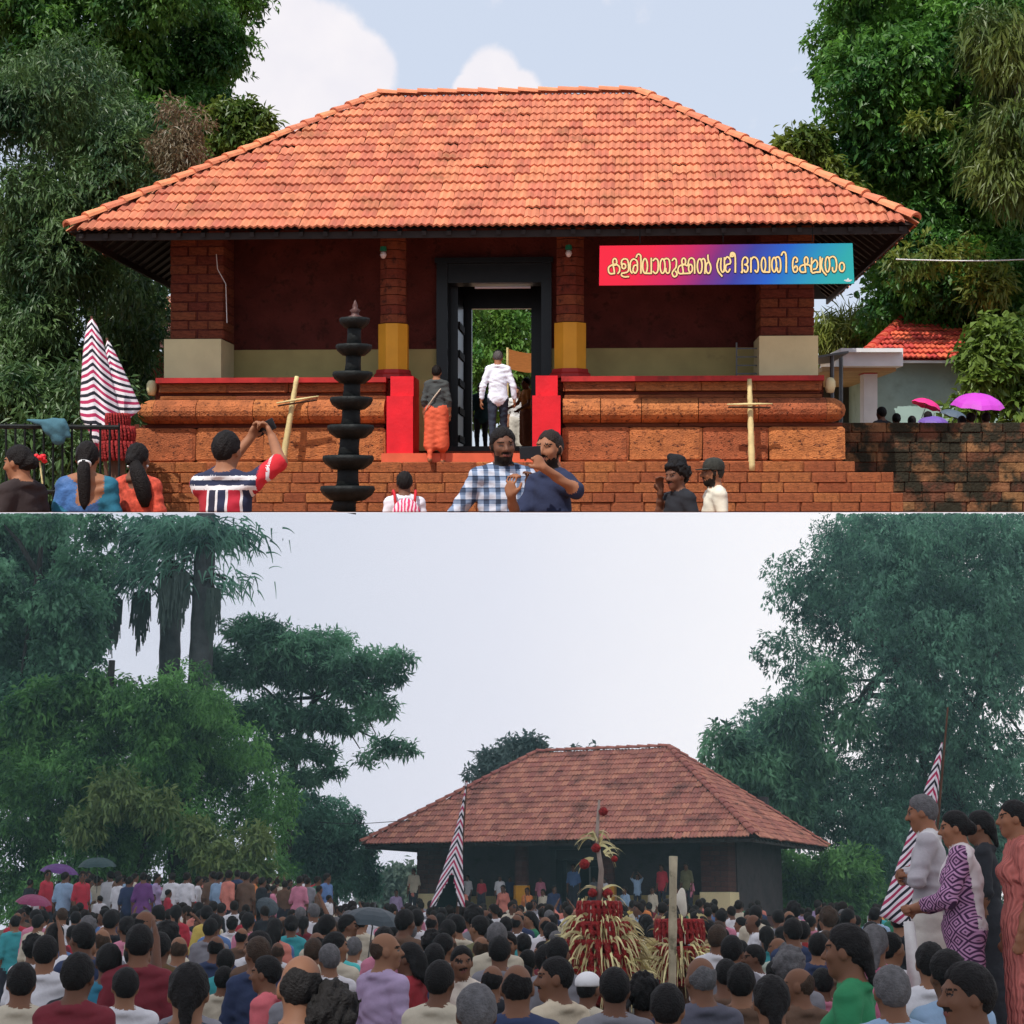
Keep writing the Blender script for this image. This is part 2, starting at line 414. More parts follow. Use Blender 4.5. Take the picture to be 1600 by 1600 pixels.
def tiled_plane(roof, tm, corners, nrow, single_rows, deck, wtile=.235):
    """one hip slope: corners eave-left, eave-right, top-right, top-left"""
    a, b, c, d = corners
    u = (b - a).normalized(); v = ((d - a) - u * (d - a).dot(u)); H = v.length; v.normalize(); w = u.cross(v)
    L = (b - a).length; xl = (d - a).dot(u); xr = (c - a).dot(u)
    ex = H / nrow
    joined_v, joined_f = [], []
    base = np.array([vv.co for vv in tm.vertices]); bf = np.array([p.vertices for p in tm.polygons])
    nsingle = 0
    for j in range(nrow):
        t = (j + .15) / nrow
        x0, x1 = xl * t, L + (xr - L) * t
        n = max(1, int((x1 - x0 - .04) / wtile)); off = (x1 - x0 - n * wtile) / 2 + wtile / 2
        for i in range(n):
            p = a + u * (x0 + off + i * wtile) + v * (j * ex - .05 + rnd.gauss(0, .008) - (.06 if rnd.random() < .012 else 0)) + w * (.03 + rnd.uniform(-.006, .006))
            M = frame_mat(p, u, v, w) @ RZ(rnd.gauss(0, .016)) @ Matrix.Rotation(rnd.uniform(-.014, .026), 4, 'X')
            if j < single_rows and nsingle < 296:
                link('tile', tm, roof, M); nsingle += 1
            else:
                mm = np.array(M); joined_f.append(bf + len(base) * len(joined_v)); joined_v.append(base @ mm[:3, :3].T + mm[:3, 3])
    deck.add([a - w * .01, b - w * .01, c - w * .01, d - w * .01], [(0, 1, 2, 3)])
    return joined_v, joined_f


def hip_caps(roof, cm, p, q):
    d = q - p; n = max(1, int(d.length / .36)); d.normalize()
    u = d.cross(Vector((0, 0, 1))).normalized(); w = u.cross(d)
    for i in range(n):
        s = p + d * (i * (q - p).length / n)
        link('ridge_tile', cm, roof, frame_mat(s + w * .02, u, d, w) @ RZ(rnd.uniform(-.05, .05)) @ Matrix.Rotation(rnd.uniform(-.03, .03), 4, 'X'))


def temple(name, label, cat, M, zb, tilem, ridgem, front_detail=True, wallm=None):
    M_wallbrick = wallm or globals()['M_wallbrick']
    M_latd = globals()['M_latd'] if wallm is None else mat('shaded_brick', (.085, .036, .032), .95, .25, 5, .8, 26, island=.2)  # darker brick copy, shade under the eave put into its colour
    root = tag(link(name, None, None, M), label, cat)
    HW, LD, EZ = 6.63, 9.0, 2.23
    # roof -----------------------------------------------------------
    r0, r1, RZt = -2.30, 2.50, 5.40
    A_, B_ = Vector((-HW, 0, EZ)), Vector((HW, 0, EZ)); C_, D_ = Vector((HW, LD, EZ)), Vector((-HW, LD, EZ))
    RL, RR = Vector((r0, LD / 2, RZt)), Vector((r1, LD / 2, RZt))
    deck = MB(); tm = tile_mesh(tilem)
    roof = link('roof', None, root)
    vs, fs = [], []; base_n = len(tm.vertices)
    for k, cs in enumerate(((A_, B_, RR, RL), (B_, C_, RR, RR), (D_, A_, RL, RL), (C_, D_, RL, RR))):
        jv, jf = tiled_plane(roof, tm, cs, 17, 6 if k == 0 else 0, deck)
        o = base_n * len(vs)
        fs += [f + o for f in jf]; vs += jv
    j = np_mesh('upper_tiles', np.concatenate(vs), np.concatenate(fs), tilem)
    tag(link('upper_tiles', j, roof), kind='stuff')
    link('roof_deck', deck.mesh('roof_deck', M_wood), roof)
    cm = cap_mesh(ridgem)
    for p, q in ((A_, RL), (B_, RR), (C_, RR), (D_, RL)): hip_caps(roof, cm, p + Vector((0, 0, .05)), q + Vector((0, 0, .03)))
    hip_caps(roof, cm, RL + Vector((0, 0, .04)), RR + Vector((0, 0, .04)))
    raf = MB()                                    # rafters below the deck, running up each slope
    def rafter(p, q):
        d = (q - p).normalized(); up = Vector((0, 0, 1)); s = d.cross(up).normalized() * .035; dn = Vector((0, 0, -.10)); e = Vector((0, 0, -.03))
        raf.add([p - s + e, p + s + e, q + s + e, q - s + e, p - s + dn, p + s + dn, q + s + dn, q - s + dn], [(3, 2, 1, 0), (4, 5, 6, 7), (0, 1, 5, 4), (1, 2, 6, 5), (2, 3, 7, 6), (3, 0, 4, 7)])
    for i in range(34):
        x = -HW + .2 + i * (2 * HW - .4) / 33
        rafter(Vector((x, .04, EZ)), Vector((x, 2.2, EZ + 2.2 * .7)) if abs(x) < HW - 2.2 else Vector((x, HW - abs(x) + .03, EZ + (HW - abs(x)) * .7)))
    for sgn in (-1, 1):
        for i in range(22):
            y = .3 + i * .4; run = min(2., y, LD - y)
            rafter(Vector((sgn * (HW - .04), y, EZ)), Vector((sgn * (HW - run), y, EZ + run * .72)))
    link('rafters', raf.mesh('rafters', M_wood), roof)['kind'] = 'stuff'
    eb = MB()
    eb.box(-HW + .1, HW - .1, .10, .14, EZ - .13, EZ - .02); eb.box(HW - .16, HW - .12, .15, LD - .1, EZ - .13, EZ - .02); eb.box(-HW + .12, -HW + .16, .15, LD - .1, EZ - .13, EZ - .02)
    link('eave_board', eb.mesh('eave_board', M_wood), root)
    # body -----------------------------------------------------------
    py, wy = 1.25, 2.75
    xL, xR = lx(265, 1.6), lx(1273, 1.6)
    dx0, dx1 = lx(683, wy), lx(862, wy)
    ztop = EZ + 1.1
    def wall(x0, x1, y0, y1, z0, z1, m, nm='wall', par=None):
        mb = MB(); mb.box(x0, x1, y0, y1, z0, z1); return link(nm, mb.mesh(nm, m), par or root)
    zband = lz(545, wy)
    zfl = lz(705, 2.4)
    for (a, b) in ((xL + .05, dx0), (dx1, xR - .05)):
        wall(a, b, wy, wy + .3, zband, ztop + .1, M_wallbrick)
        wall(a, b, wy - .02, wy + .28, 0, zband, M_olive, 'painted_dado')
    wall(dx0, dx1, wy, wy + .3, lz(412, wy), ztop + .1, M_wallbrick, 'lintel_wall')
    for s, x in ((-1, xL), (1, xR)):
        wall(min(x, x - s * .35), max(x, x - s * .35), 2.51, 7.8, 0, EZ + .95, M_wallbrick, 'side_wall')
    bx0, bx1 = lx(725, 7.6), lx(842, 7.6)
    wall(xL + .36, bx0, 7.5, 7.79, -.9, ztop + .6, M_wallbrick, 'rear_wall'); wall(bx1, xR - .36, 7.5, 7.79, -.9, ztop + .6, M_wallbrick, 'rear_wall')
    wall(bx0, bx1, 7.5, 7.79, lz(455, 7.6), ztop + .6, M_wallbrick, 'rear_wall')
    # corner piers of laterite brick over cream bases
    for (X0, X1, B0, B1) in ((265, 350, 257, 346), (1187, 1273, 1186, 1278)):
        p = link('pier', None, root)
        x0, x1 = lx(X0, 1.6), lx(X1, 1.6); y0 = 1.6
        wall(x0 + .03, x1 - .03, y0 + .03, 2.5, lz(527, 1.6), ztop, M_wallbrick, 'core', p)
        z = lz(527, 1.6); k = 0
        while z < EZ + .5:
            e = z + .155
            xs = [x0, x0 + (x1 - x0) * (.34 if k % 2 else .5), x0 + (x1 - x0) * (.70 if k % 2 else 1), x1]
            for q in range(3):
                if xs[q + 1] - xs[q] > .02: block(p, 'brick', xs[q] + .005, xs[q + 1] - .005, y0 + rnd.uniform(-.008, .008), 2.4, z + .005, e - .005, M_latd)
            z = e; k += 1
        b0, b1 = lx(B0, 1.55), lx(B1, 1.55)
        mb = MB(); mb.box(b0, b1, 1.52, 2.5, 0, lz(527, 1.52)); link('painted_base', mb.mesh('painted_base', M_cream), p)
    # octagonal veranda columns
    for (X, wd) in ((615, 40), (891, 43)):
        p = link('column', None, root, T(lx(X, 1.75), 1.75, 0))
        rr = wd * .0107 / 2 * 1.06
        z = lz(505, 1.7)
        k = 0
        while z < EZ + .7:
            r1_ = rr * rnd.uniform(.985, 1.015); hgt = rnd.uniform(.13, .17)
            mb = MB(); mb.lathe([(0, z), (r1_, z + .006), (r1_, z + hgt - .006), (0, z + hgt)], 8)
            link('stone_drum', mb.mesh('stone_drum', M_latd), p, RZ(PI / 8)); z += hgt
        mb = MB(); mb.lathe([(0, .16), (rr * 1.16, .16), (rr * 1.16, lz(506, 1.7)), (0, lz(506, 1.7))], 8); link('yellow_band', mb.mesh('yellow_band', M_yellow), p, RZ(PI / 8))
        mb = MB(); mb.lathe([(0, 0), (rr * 1.52, 0), (rr * 1.5, .07), (rr * 1.35, .10), (rr * 1.3, .16), (0, .165)], 8); link('red_base', mb.mesh('red_base', M_redd), p, RZ(PI / 8))
        if front_detail:
            mb = MB(); mb.lathe([(0, 0), (.05, -.01), (.06, -.08), (0, -.09)], 10); cpt = link('bulb_holder', mb.mesh('bulb_holder', M_green), p, T(-.13 if X < 800 else -.02, -.33, lz(384, 1.5)))
            mb = MB(); mb.lathe([(0, -.09), (.04, -.1), (.055, -.15), (.03, -.2), (0, -.21)], 10); link('bulb', mb.mesh('bulb', M_tube, True), cpt)
    # platform
    core = MB()
    ox0, ox1 = lx(640, 1.3), lx(838, 1.3)
    X0, X1 = lx(212, 1.3), lx(1318, 1.3)
    core.box(X0 + .3, ox0, py + .22, 8.2, zb, -.03); core.box(ox1, X1 - .3, py + .22, 8.2, zb, -.03); core.box(ox0 + .002, ox1 - .002, 2.3, 8.2, zb, zfl)
    link('platform_core', core.mesh('platform_core', M_latd), root)
    s = 1 / F * (26 + py)
    zz = lambda Y: lz(Y, py)
    for (a, b) in ((243, 603), (877, 1288)):
        xa, xb = lx(a, py - .1), lx(b, py - .1)
        mb = MB(); mb.box(xa, xb, py - .1, py + .6, zz(597), 0); link('red_coping', mb.mesh('red_coping', M_redd), root)
        course(root, 'stone', xa + .02, xb - .02, py - .02, py + .5, zz(612), zz(597), 1.0)
        course(root, 'stone', xa + .04, xb - .04, py + .05, py + .5, zz(617), zz(612), 1.4, M_latd)
        course(root, 'stone', xa + .03, xb - .03, py - .0, py + .5, zz(623), zz(617), 1.2)
    # rounded string course
    n = 9
    def roll(xa, xb, x_end=None):
        z0, z1 = zz(662), zz(622); mid, hh = (z0 + z1) / 2, (z1 - z0) / 2
        pr = [(.34 * math.cos(t) ** .8 if abs(math.cos(t)) > 1e-6 else 0, mid + hh * math.sin(t)) for t in [(-PI / 2 + PI * i / (n - 1)) for i in range(n)]]
        mb = MB(); vs = []
        xs = [xa + .006, (xa + xb) / 2, xb - .006]
        bend = [0, 0, 0]
        for i, x in enumerate(xs):
            vs += [(x, py + .12 - d, z) for d, z in pr]
        vs2 = len(vs)
        fs = [(i * n + j, (i + 1) * n + j, (i + 1) * n + j + 1, i * n + j + 1) for i in range(2) for j in range(n - 1)]
        fs += [tuple(range(n)), tuple(2 * n + j for j in range(n - 1, -1, -1))]
        mb.add(vs, fs); return link('rounded_stone', mb.mesh('rounded_stone', M_lat), root)
    def roll_end(x, sg):
        z0, z1 = zz(662), zz(622); mid, hh = (z0 + z1) / 2, (z1 - z0) / 2
        mb = MB(); vs = []; m_ = 7
        for i in range(m_):
            a = PI / 2 * i / (m_ - 1)
            for j in range(n):
                t = -PI / 2 + PI * j / (n - 1); d = .34 * abs(math.cos(t)) ** .8
                vs.append((x + sg * d * math.sin(a), py + .12 - d * math.cos(a), mid + hh * math.sin(t)))
        fs = [(i * n + j, (i + 1) * n + j, (i + 1) * n + j + 1, i * n + j + 1) for i in range(m_ - 1) for j in range(n - 1)]
        if sg < 0: fs = [f[::-1] for f in fs]
        mb.add(vs, fs); return link('rounded_stone', mb.mesh('rounded_stone', M_lat), root)
    for (a, b, end) in ((244, 603, -1), (879, 1290, 1)):
        xa, xb = lx(a, py), lx(b, py); x = xa
        while x < xb - .05:
            e = x + rnd.uniform(.62, .98); e = xb if xb - e < .35 else e
            roll(x, e); x = e
        roll_end(xa if end < 0 else xb, end)
    for (a, b) in ((207, 603), (879, 1320)):
        xa, xb = lx(a, py), lx(b, py)
        course(root, 'stone', xa, xb, py - .06, py + .4, zz(721), zz(668), 1.12, jit=.12)
        course(root, 'stone', xa + .03, xb - .03, py + .02, py + .4, zz(668), zz(661), 1.5, M_latd)
        if zb < -2: course(root, 'stone', xa, xb, py - .06, py + .4, zb, zz(721), 1.12, jit=.12)
    # red cheeks of the stair opening, landing, olive return walls
    for (a, b, ins) in ((605, 646, 1), (832, 876, -1)):
        xa, xb = lx(a, py - .2), lx(b, py - .2)
        ch = link('stair_cheek', None, root)
        mb = MB(); mb.box(xa, xb, py - .28, 1.9, zz(710), zz(620)); link('lower_cheek', mb.mesh('lower_cheek', M_red), ch)
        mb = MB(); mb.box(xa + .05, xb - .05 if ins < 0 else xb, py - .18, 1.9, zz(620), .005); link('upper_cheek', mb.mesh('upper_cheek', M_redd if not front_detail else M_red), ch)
    wall(ox0 - .14, lx(684, 2.3), 2.12, 2.29, zfl, zz(586), M_olive, 'painted_return'); wall(lx(858, 2.3), ox1 + .1, 2.12, 2.29, zfl, zz(586), M_olive, 'painted_return')
    mb = MB(); mb.box(lx(600, py), lx(876, py), py - .34, 2.6, zz(724), zz(709)); link('landing', mb.mesh('landing', M_redfloor), root)
    # door case: deep black frame, half-open leaf, inner frame, tube lamp
    dz = lz(412, wy)
    d = link('door_frame', None, root)
    def dpart(nm, x0, x1, y0, y1, z0, z1, m=M_door, par=None):
        mb = MB(); mb.box(x0, x1, y0, y1, z0, z1); return link(nm, mb.mesh(nm, m), par or d)
    dpart('jamb', dx0, lx(700, wy), wy - .12, wy + .45, zfl, dz); dpart('jamb', lx(846, wy), dx1, wy - .12, wy + .45, zfl, dz)
    dpart('head', dx0 - .03, dx1 + .03, wy - .15, wy + .45, dz, dz + .09); dpart('head', lx(700, wy), lx(846, wy), wy - .05, wy + .45, lz(442, wy), dz - .003)
    dpart('sill', lx(700, wy), lx(846, wy), wy - .02, wy + .2, zfl, zfl + .10)
    iy = 5.0
    dpart('inner_jamb', dx0 - .6, lx(737, iy), iy, iy + .15, zfl, 3.2); dpart('inner_jamb', lx(830, iy), dx1 + .6, iy, iy + .15, zfl, 3.2)
    dpart('inner_head', lx(737, iy), lx(830, iy), iy, iy + .15, lz(482, iy), 3.2)
    lf = dpart('door_leaf', lx(703, 3.3), lx(716, 3.3), 3.25, 4.4, zfl + .02, lz(445, 3.3), M_door)
    for q in range(5): dpart('batten', lx(716, 3.3) + .002, lx(718, 3.3) + .01, 3.3, 4.35, zfl + .2 + q * .5, zfl + .32 + q * .5, M_iron, d)
    if front_detail:
        tb = MB(); tb.tube([(lx(742, 3.0), 3.0, lz(449, 3.0)), (lx(829, 3.0), 3.0, lz(449, 3.0))], .022, 8); link('tube_lamp', tb.mesh('tube_lamp', M_tube), root)
        tb = MB(); tb.tube([(-4.62, 1.57, 2.1), (-4.6, 1.57, 1.85), (-4.46, 1.57, 1.6), (-4.44, 1.57, .95)], .008, 5); link('cable', tb.mesh('cable', M_white), root)
        # pale end stones beside the coping
        for X in (237, 1297):
            mb = MB(); mb.lathe([(0, -.16), (.06, -.15), (.09, -.05), (.085, .04), (.05, .09), (0, .1)], 10); link('end_stone', mb.mesh('end_stone', M_cream, True), root, T(lx(X, 1.4), 1.4, zz(600)))
        # railing panel on the right of the veranda
        mb = MB(); z0 = 0; xa, xb = lx(1151, 1.9), lx(1186, 1.9)
        for x in (xa, xb): mb.box(x - .012, x + .012, 1.9, 1.93, 0, lz(537, 1.9))
        for q in range(4): mb.box(xa, xb, 1.9, 1.92, .08 + q * .14, .10 + q * .14)
        link('side_gate', mb.mesh('side_gate', M_grey), root)
    return root


temple_a = temple('temple_gateway', 'laterite temple gatehouse with orange tiled hip roof, black doorway and sunlit stone platform', 'temple', MA, -2.205, M_tile, M_ridge)

# stone steps in front of the platform
steps = tag(link('stone_steps', None, None, MA), kind='structure')
for (Y0, Y1, xa, xb, y) in ((738, 721.5, 222, 1336, .86), (770, 738.5, 150, 1397, .46), (800, 770.5, 120, 1412, .06)):
    za, zb_ = max(lz(Y0, y), -2.205), lz(Y1, y)
    rows = 2 if Y0 - Y1 > 20 else 1
    for k in range(rows):
        a = za + (zb_ - za) * k / rows; b = za + (zb_ - za) * (k + 1) / rows
        course(steps, 'stone', lx(xa, y) + k * .0, lx(xb, y), y, y + .45, a, b, .44 if rows > 1 else .62)
mb = MB(); mb.box(lx(160, .5), lx(1390, .5), .5, 1.45, -2.2, lz(742, .5)); mb.box(lx(230, .9), lx(1330, .9), .9, 1.44, -2.2, lz(726, .9))
link('step_core', mb.mesh('step_core', M_latd), steps)

# name board --------------------------------------------------------
def board_print(m, b, N, L, tc):
    sp = N.new('ShaderNodeSeparateXYZ'); L.new(tc.outputs['Generated'], sp.inputs[0])
    ad = N.new('ShaderNodeMath'); ad.operation = 'MULTIPLY_ADD'; ad.inputs[1].default_value = -.10; L.new(sp.outputs[2], ad.inputs[0]); L.new(sp.outputs[0], ad.inputs[2])
    cr = N.new('ShaderNodeValToRGB'); e = cr.color_ramp.elements
    e[0].position = 0; e[0].color = (.75, .012, .04, 1); e[1].position = 1; e[1].color = (.02, .36, .36, 1)
    for p, c in ((.12, (.72, .012, .05)), (.27, (.50, .012, .10)), (.40, (.16, .02, .18)), (.52, (.035, .04, .30)), (.65, (.012, .10, .50)), (.80, (.015, .26, .44)), (.90, (.02, .34, .36))):
        k = e.new(p); k.color = (*c, 1)
    L.new(ad.outputs[0], cr.inputs[0]); L.new(cr.outputs[0], b.inputs['Base Color'])


M_board = mat('printed_board', (.5, .1, .1), .35, 0, extra=board_print)
M_gold = mat('gold_lettering', (.85, .62, .28), .4, .05)
M_black = mat('black_print', (.015, .012, .012), .6)
def catmull(pts, closed=False, n=5):
    P = [Vector(p) for p in pts]
    if len(P) < 3: return P
    out = []
    m = len(P)
    for i in range(m if closed else m - 1):
        p0 = P[(i - 1) % m] if closed or i > 0 else P[0] * 2 - P[1]
        p1 = P[i]; p2 = P[(i + 1) % m]; p3 = P[(i + 2) % m] if closed or i + 2 < m else P[m - 1] * 2 - P[m - 2]
        for k in range(n):
            t = k / n; out.append(.5 * ((2 * p1) + (p2 - p0) * t + (2 * p0 - 5 * p1 + 4 * p2 - p3) * t * t + (3 * p1 - p0 - 3 * p2 + p3) * t ** 3))
    out.append(P[0] if closed else P[-1]); return out


def E_(cx, cy, rx, ry): return ('c', [(cx + rx * math.cos(2 * PI * i / 10), cy + ry * math.sin(2 * PI * i / 10)) for i in range(10)])
def S_(*p): return ('o', list(p))
S1 = [S_((178, 332), (120, 335), (96, 300), (100, 245), (140, 218), (180, 205), (214, 212), (246, 240), (250, 295), (226, 332)), E_(183, 172, 27, 46), S_((178, 332), (172, 280), (160, 215)),
      S_((275, 205), (282, 150), (325, 130), (366, 160), (372, 290), (330, 322), (284, 330), (278, 362), (318, 380), (376, 376)), E_(308, 232, 27, 34),
      S_((424, 328), (400, 290), (400, 180), (442, 132), (490, 160), (497, 230), (494, 290), (465, 328), (436, 290), (452, 225), (488, 218)), S_((480, 108), (500, 68), (535, 75), (546, 130), (546, 330)),
      E_(603, 228, 33, 102), S_((603, 330), (650, 331), (690, 331)), S_((690, 331), (690, 122)),
      S_((716, 155), (744, 126), (780, 150), (786, 230), (776, 308), (745, 332), (716, 305)),
      E_(846, 230, 34, 100), S_((868, 140), (904, 124), (938, 150), (948, 230), (940, 310), (915, 330), (895, 305), (893, 262)),
      S_((980, 152), (1006, 124), (1036, 150), (1034, 240), (1000, 290), (980, 332), (1002, 376), (1036, 368), (1046, 335), (1026, 300)),
      S_((1135, 332), (1085, 335), (1060, 300), (1072, 240), (1110, 216), (1150, 206), (1186, 225), (1212, 200)), E_(1140, 166, 27, 46), S_((1135, 332), (1180, 332), (1232, 328)), S_((1135, 330), (1130, 280), (1118, 215)),
      S_((1200, 205), (1215, 138), (1255, 120), (1288, 160), (1292, 330)), E_(1234, 262, 27, 55),
      E_(1362, 230, 33, 100), S_((1385, 145), (1415, 126), (1436, 160), (1440, 230), (1432, 332)), E_(1482, 255, 34, 76), S_((1510, 220), (1488, 165), (1478, 130), (1476, 78))]
S2 = [S_((92, 98), (72, 165), (84, 235), (126, 290)), S_((116, 95), (112, 200), (130, 246), (150, 218), (152, 90)), S_((156, 112), (182, 80), (213, 108), (215, 150), (172, 170), (165, 222), (190, 246), (213, 212)),
      S_((216, 80), (226, 38), (258, 42), (270, 95), (270, 246)), E_(236, 62, 13, 14),
      S_((334, 244), (346, 244), (346, 130), (370, 85), (398, 95), (405, 128), (396, 156), (372, 164)), S_((372, 164), (400, 176), (407, 210), (396, 240), (376, 244), (366, 222)), S_((440, 92), (440, 246)), S_((442, 110), (470, 82), (505, 102), (520, 160), (516, 228), (500, 246), (484, 225)),
      E_(576, 165, 23, 78), S_((576, 244), (610, 245), (642, 245)), S_((642, 245), (642, 82)),
      E_(692, 165, 25, 78), S_((706, 92), (735, 80), (756, 110), (763, 180), (756, 235), (738, 246), (727, 225), (726, 200)), S_((770, 62), (790, 28), (815, 40), (823, 100), (823, 246)),
      S_((926, 138), (944, 128), (940, 98), (918, 84), (900, 108), (893, 170), (902, 232), (924, 246), (944, 225), (942, 190), (922, 180), (914, 200)),
      S_((1034, 244), (990, 246), (970, 218), (984, 178), (1040, 164), (1085, 180), (1096, 240)), E_(1040, 122, 20, 40), S_((1034, 244), (1030, 200), (1022, 166)),
      S_((1100, 92), (1100, 243), (1150, 245), (1192, 244)), S_((1192, 244), (1192, 82)), S_((1106, 150), (1140, 112), (1164, 150), (1150, 205), (1120, 215)),
      S_((1216, 96), (1205, 168), (1220, 230), (1258, 276)), E_(1272, 162, 24, 82), S_((1294, 92), (1330, 76), (1360, 100), (1371, 170), (1362, 228), (1342, 243), (1328, 226), (1326, 196)), E_(1428, 190, 27, 48)]


def name_board():
    y = .06
    zA = lambda Y: lz(Y, y); xA = lambda X: lx(X, y)
    c = [LA(937, 384, y), LA(1332, 380, y), LA(1335, 443, y), LA(936, 446, y)]
    mb = MB(); vs = [(p.x, y, p.z) for p in c] + [(p.x, y + .05, p.z) for p in c]
    mb.add(vs, [(0, 3, 2, 1), (4, 5, 6, 7), (0, 1, 5, 4), (1, 2, 6, 5), (2, 3, 7, 6), (3, 0, 4, 7)])
    bo = tag(link('name_board', mb.mesh('name_board', M_board), None, MA), 'long printed board, red to teal, gold lettering, hanging under the temple eave', 'sign')
    strokes = []
    for (src, ox, oy, sc) in ((S1, 940, 390, 1600 / 180), (S2, 1110, 390, 1600 / 230)):
        for kind, pts in src: strokes.append((kind == 'c', [LA(ox + px / sc, oy + py_ / sc, y) for px, py_ in pts]))
    for nm, wdt, yy, m in (('letter_outline', .0215, y - .006, M_black), ('lettering', .0125, y - .012, M_gold)):
        mb = MB()
        for closed, pts in strokes:
            pp = catmull([(p.x, 0, p.z) for p in pts], closed, 4)
            k = len(pp); vs = []
            for i, p in enumerate(pp):
                t = (pp[(i + 1) % k if closed and i == k - 1 else min(i + 1, k - 1)] - pp[max(i - 1, 0)])
                if t.length < 1e-9: t = Vector((1, 0, 0))
                t.normalize(); nrm = Vector((-t.z, 0, t.x))
                if not closed and i in (0, k - 1): p = p + t * (wdt * .6 * (1 if i else -1))
                for sg in (1, -1):
                    q = p + nrm * wdt * sg; vs += [(q.x, yy + rnd.uniform(0, .0006), q.z), (q.x, y - .001, q.z)]
            fs = []
            for i in range(k - 1):
                a, b = i * 4, i * 4 + 4
                fs += [(a, a + 2, b + 2, b), (a, b, b + 1, a + 1), (a + 2, a + 3, b + 3, b + 2)]
            mb.add(vs, fs)
        link(nm, mb.mesh(nm, m), bo)
    # small maker's mark at the lower right, hanging straps
    mb = MB()
    a, b_, c_ = LA(1321, 440, y), LA(1325, 434, y), LA(1329, 440, y)
    mb.add([(p.x, y - .004, p.z) for p in (a, b_, c_)], [(0, 2, 1)])
    mb.box(LA(1319, 0, y).x, LA(1331, 0, y).x, y - .004, y - .002, zA(442.3), zA(441))
    link('maker_mark', mb.mesh('maker_mark', M_white), bo)
    for X in (1000, 1130, 1270):
        mb = MB(); mb.tube([(xA(X), y + .03, zA(381)), (xA(X), y + .05, 2.26)], .008, 5); link('hanger', mb.mesh('hanger', M_iron), bo)


name_board()

# ------------------------------------------------------------------ people
SKIN = [(.20, .095, .052), (.25, .125, .07), (.15, .07, .04), (.115, .052, .03)]


def skin_mat():
    def ex(m, b, N, L, tc):
        oi = N.new('ShaderNodeObjectInfo'); cr = N.new('ShaderNodeValToRGB'); e = cr.color_ramp.elements
        e[0].color = (*SKIN[3], 1); e[1].color = (*SKIN[1], 1); k = e.new(.4); k.color = (*SKIN[2], 1); k = e.new(.7); k.color = (*SKIN[0], 1)
        L.new(oi.outputs['Random'], cr.inputs[0]); L.new(cr.outputs[0], b.inputs['Base Color'])
    return mat('skin', SKIN[0], .62, spec=.22, extra=ex)


M_skin = skin_mat()
M_skinf = mat('warm_skin', (.27, .115, .06), .6, .10, 12, spec=.25)
M_skind = mat('deep_skin', (.13, .055, .032), .6, .10, 12, spec=.25)
M_shirt = mat('shirt_cloth', (.5, .5, .5), .9, .14, 7, .35, 11, objcol=True)
M_hair = mat('hair', (.012, .010, .010), .62, .25, 30, .5, 90, objcol=True, spec=.12)
M_beard = mat('beard_hair', (.016, .012, .010), .7, .3, 40, spec=.1)
M_lip = mat('lips', (.17, .055, .045), .5)
M_eye = mat('eyes', (.02, .015, .015), .2)
M_dark = mat('dark_trousers', (.025, .028, .04), .85, .2, 8, .3, 16)
M_khaki = mat('pale_dhoti', (.55, .52, .46), .85, .1, 8, .3, 12)


def rot3(yaw=0, pitch=0, roll=0): return np.array(Euler((pitch, roll, yaw), 'XYZ').to_matrix())


def head_frame(head=(0, 0, 0), lean=(0, 0)):
    """matrix of the head, origin at its middle; yaw positive turns to the person's left"""
    R = Euler((head[1], head[2], head[0]), 'XYZ').to_matrix().to_4x4()
    return T(lean[0], .005 + lean[1], 1.495) @ R @ T(0, .018, .088) @ SC(.94, .94, .94)


def add_hand(S, w, d, nrm, size=1., curl=.5, spread=.16, thumb=1, fine=True):
    """palm, four jointed fingers of unequal length and a thumb from the palm's side"""
    w = np.array(w, float); d = np.array(d, float); d /= np.linalg.norm(d); nrm = np.array(nrm, float); nrm -= d * (nrm @ d); nrm /= np.linalg.norm(nrm)
    s = np.cross(d, nrm) * thumb
    pc = w + d * .045 * size
    S.ell(pc, np.array([.040, .046, .017]) * size, 0, np.stack([s, d, nrm], 1), k=.02)
    if not fine:
        S.ell(w + d * .11 * size - nrm * -.02 * curl, np.array([.036, .045, .014]) * size, 0, np.stack([s, d, nrm], 1), k=.02)
        S.cap(w + d * .03 * size + s * .03 * size, w + d * .08 * size + s * .055 * size, .012 * size, .010 * size, 0, k=.01); return
    for i, (off, ln) in enumerate(((.030, .072), (.010, .080), (-.010, .075), (-.030, .058))):
        p = pc + d * .038 * size + s * off * size; a = 0
        for j, fr in enumerate((.45, .32, .26)):
            a += curl * (.75, 1.1, .9)[j]
            dd = d * math.cos(a) + nrm * math.sin(a) + s * off * spread * 8
            q = p + dd * ln * fr * size; S.cap(p, q, (.0100 - j * .0008) * size, (.0093 - j * .0008) * size, 0, k=.006); p = q
    p = w + d * .025 * size + s * .032 * size
    q = p + (d * .62 + s * .6 + nrm * .35) * .038 * size; r = q + (d * .85 + s * .05 + nrm * .5) * .034 * size
    S.cap(p, q, .013 * size, .011 * size, 0, k=.012); S.cap(q, r, .011 * size, .0095 * size, 0, k=.006)


DOWN = (((-.212, -.02, 1.10), (-.222, .06, .86)), ((.212, -.02, 1.10), (.222, .06, .86)))


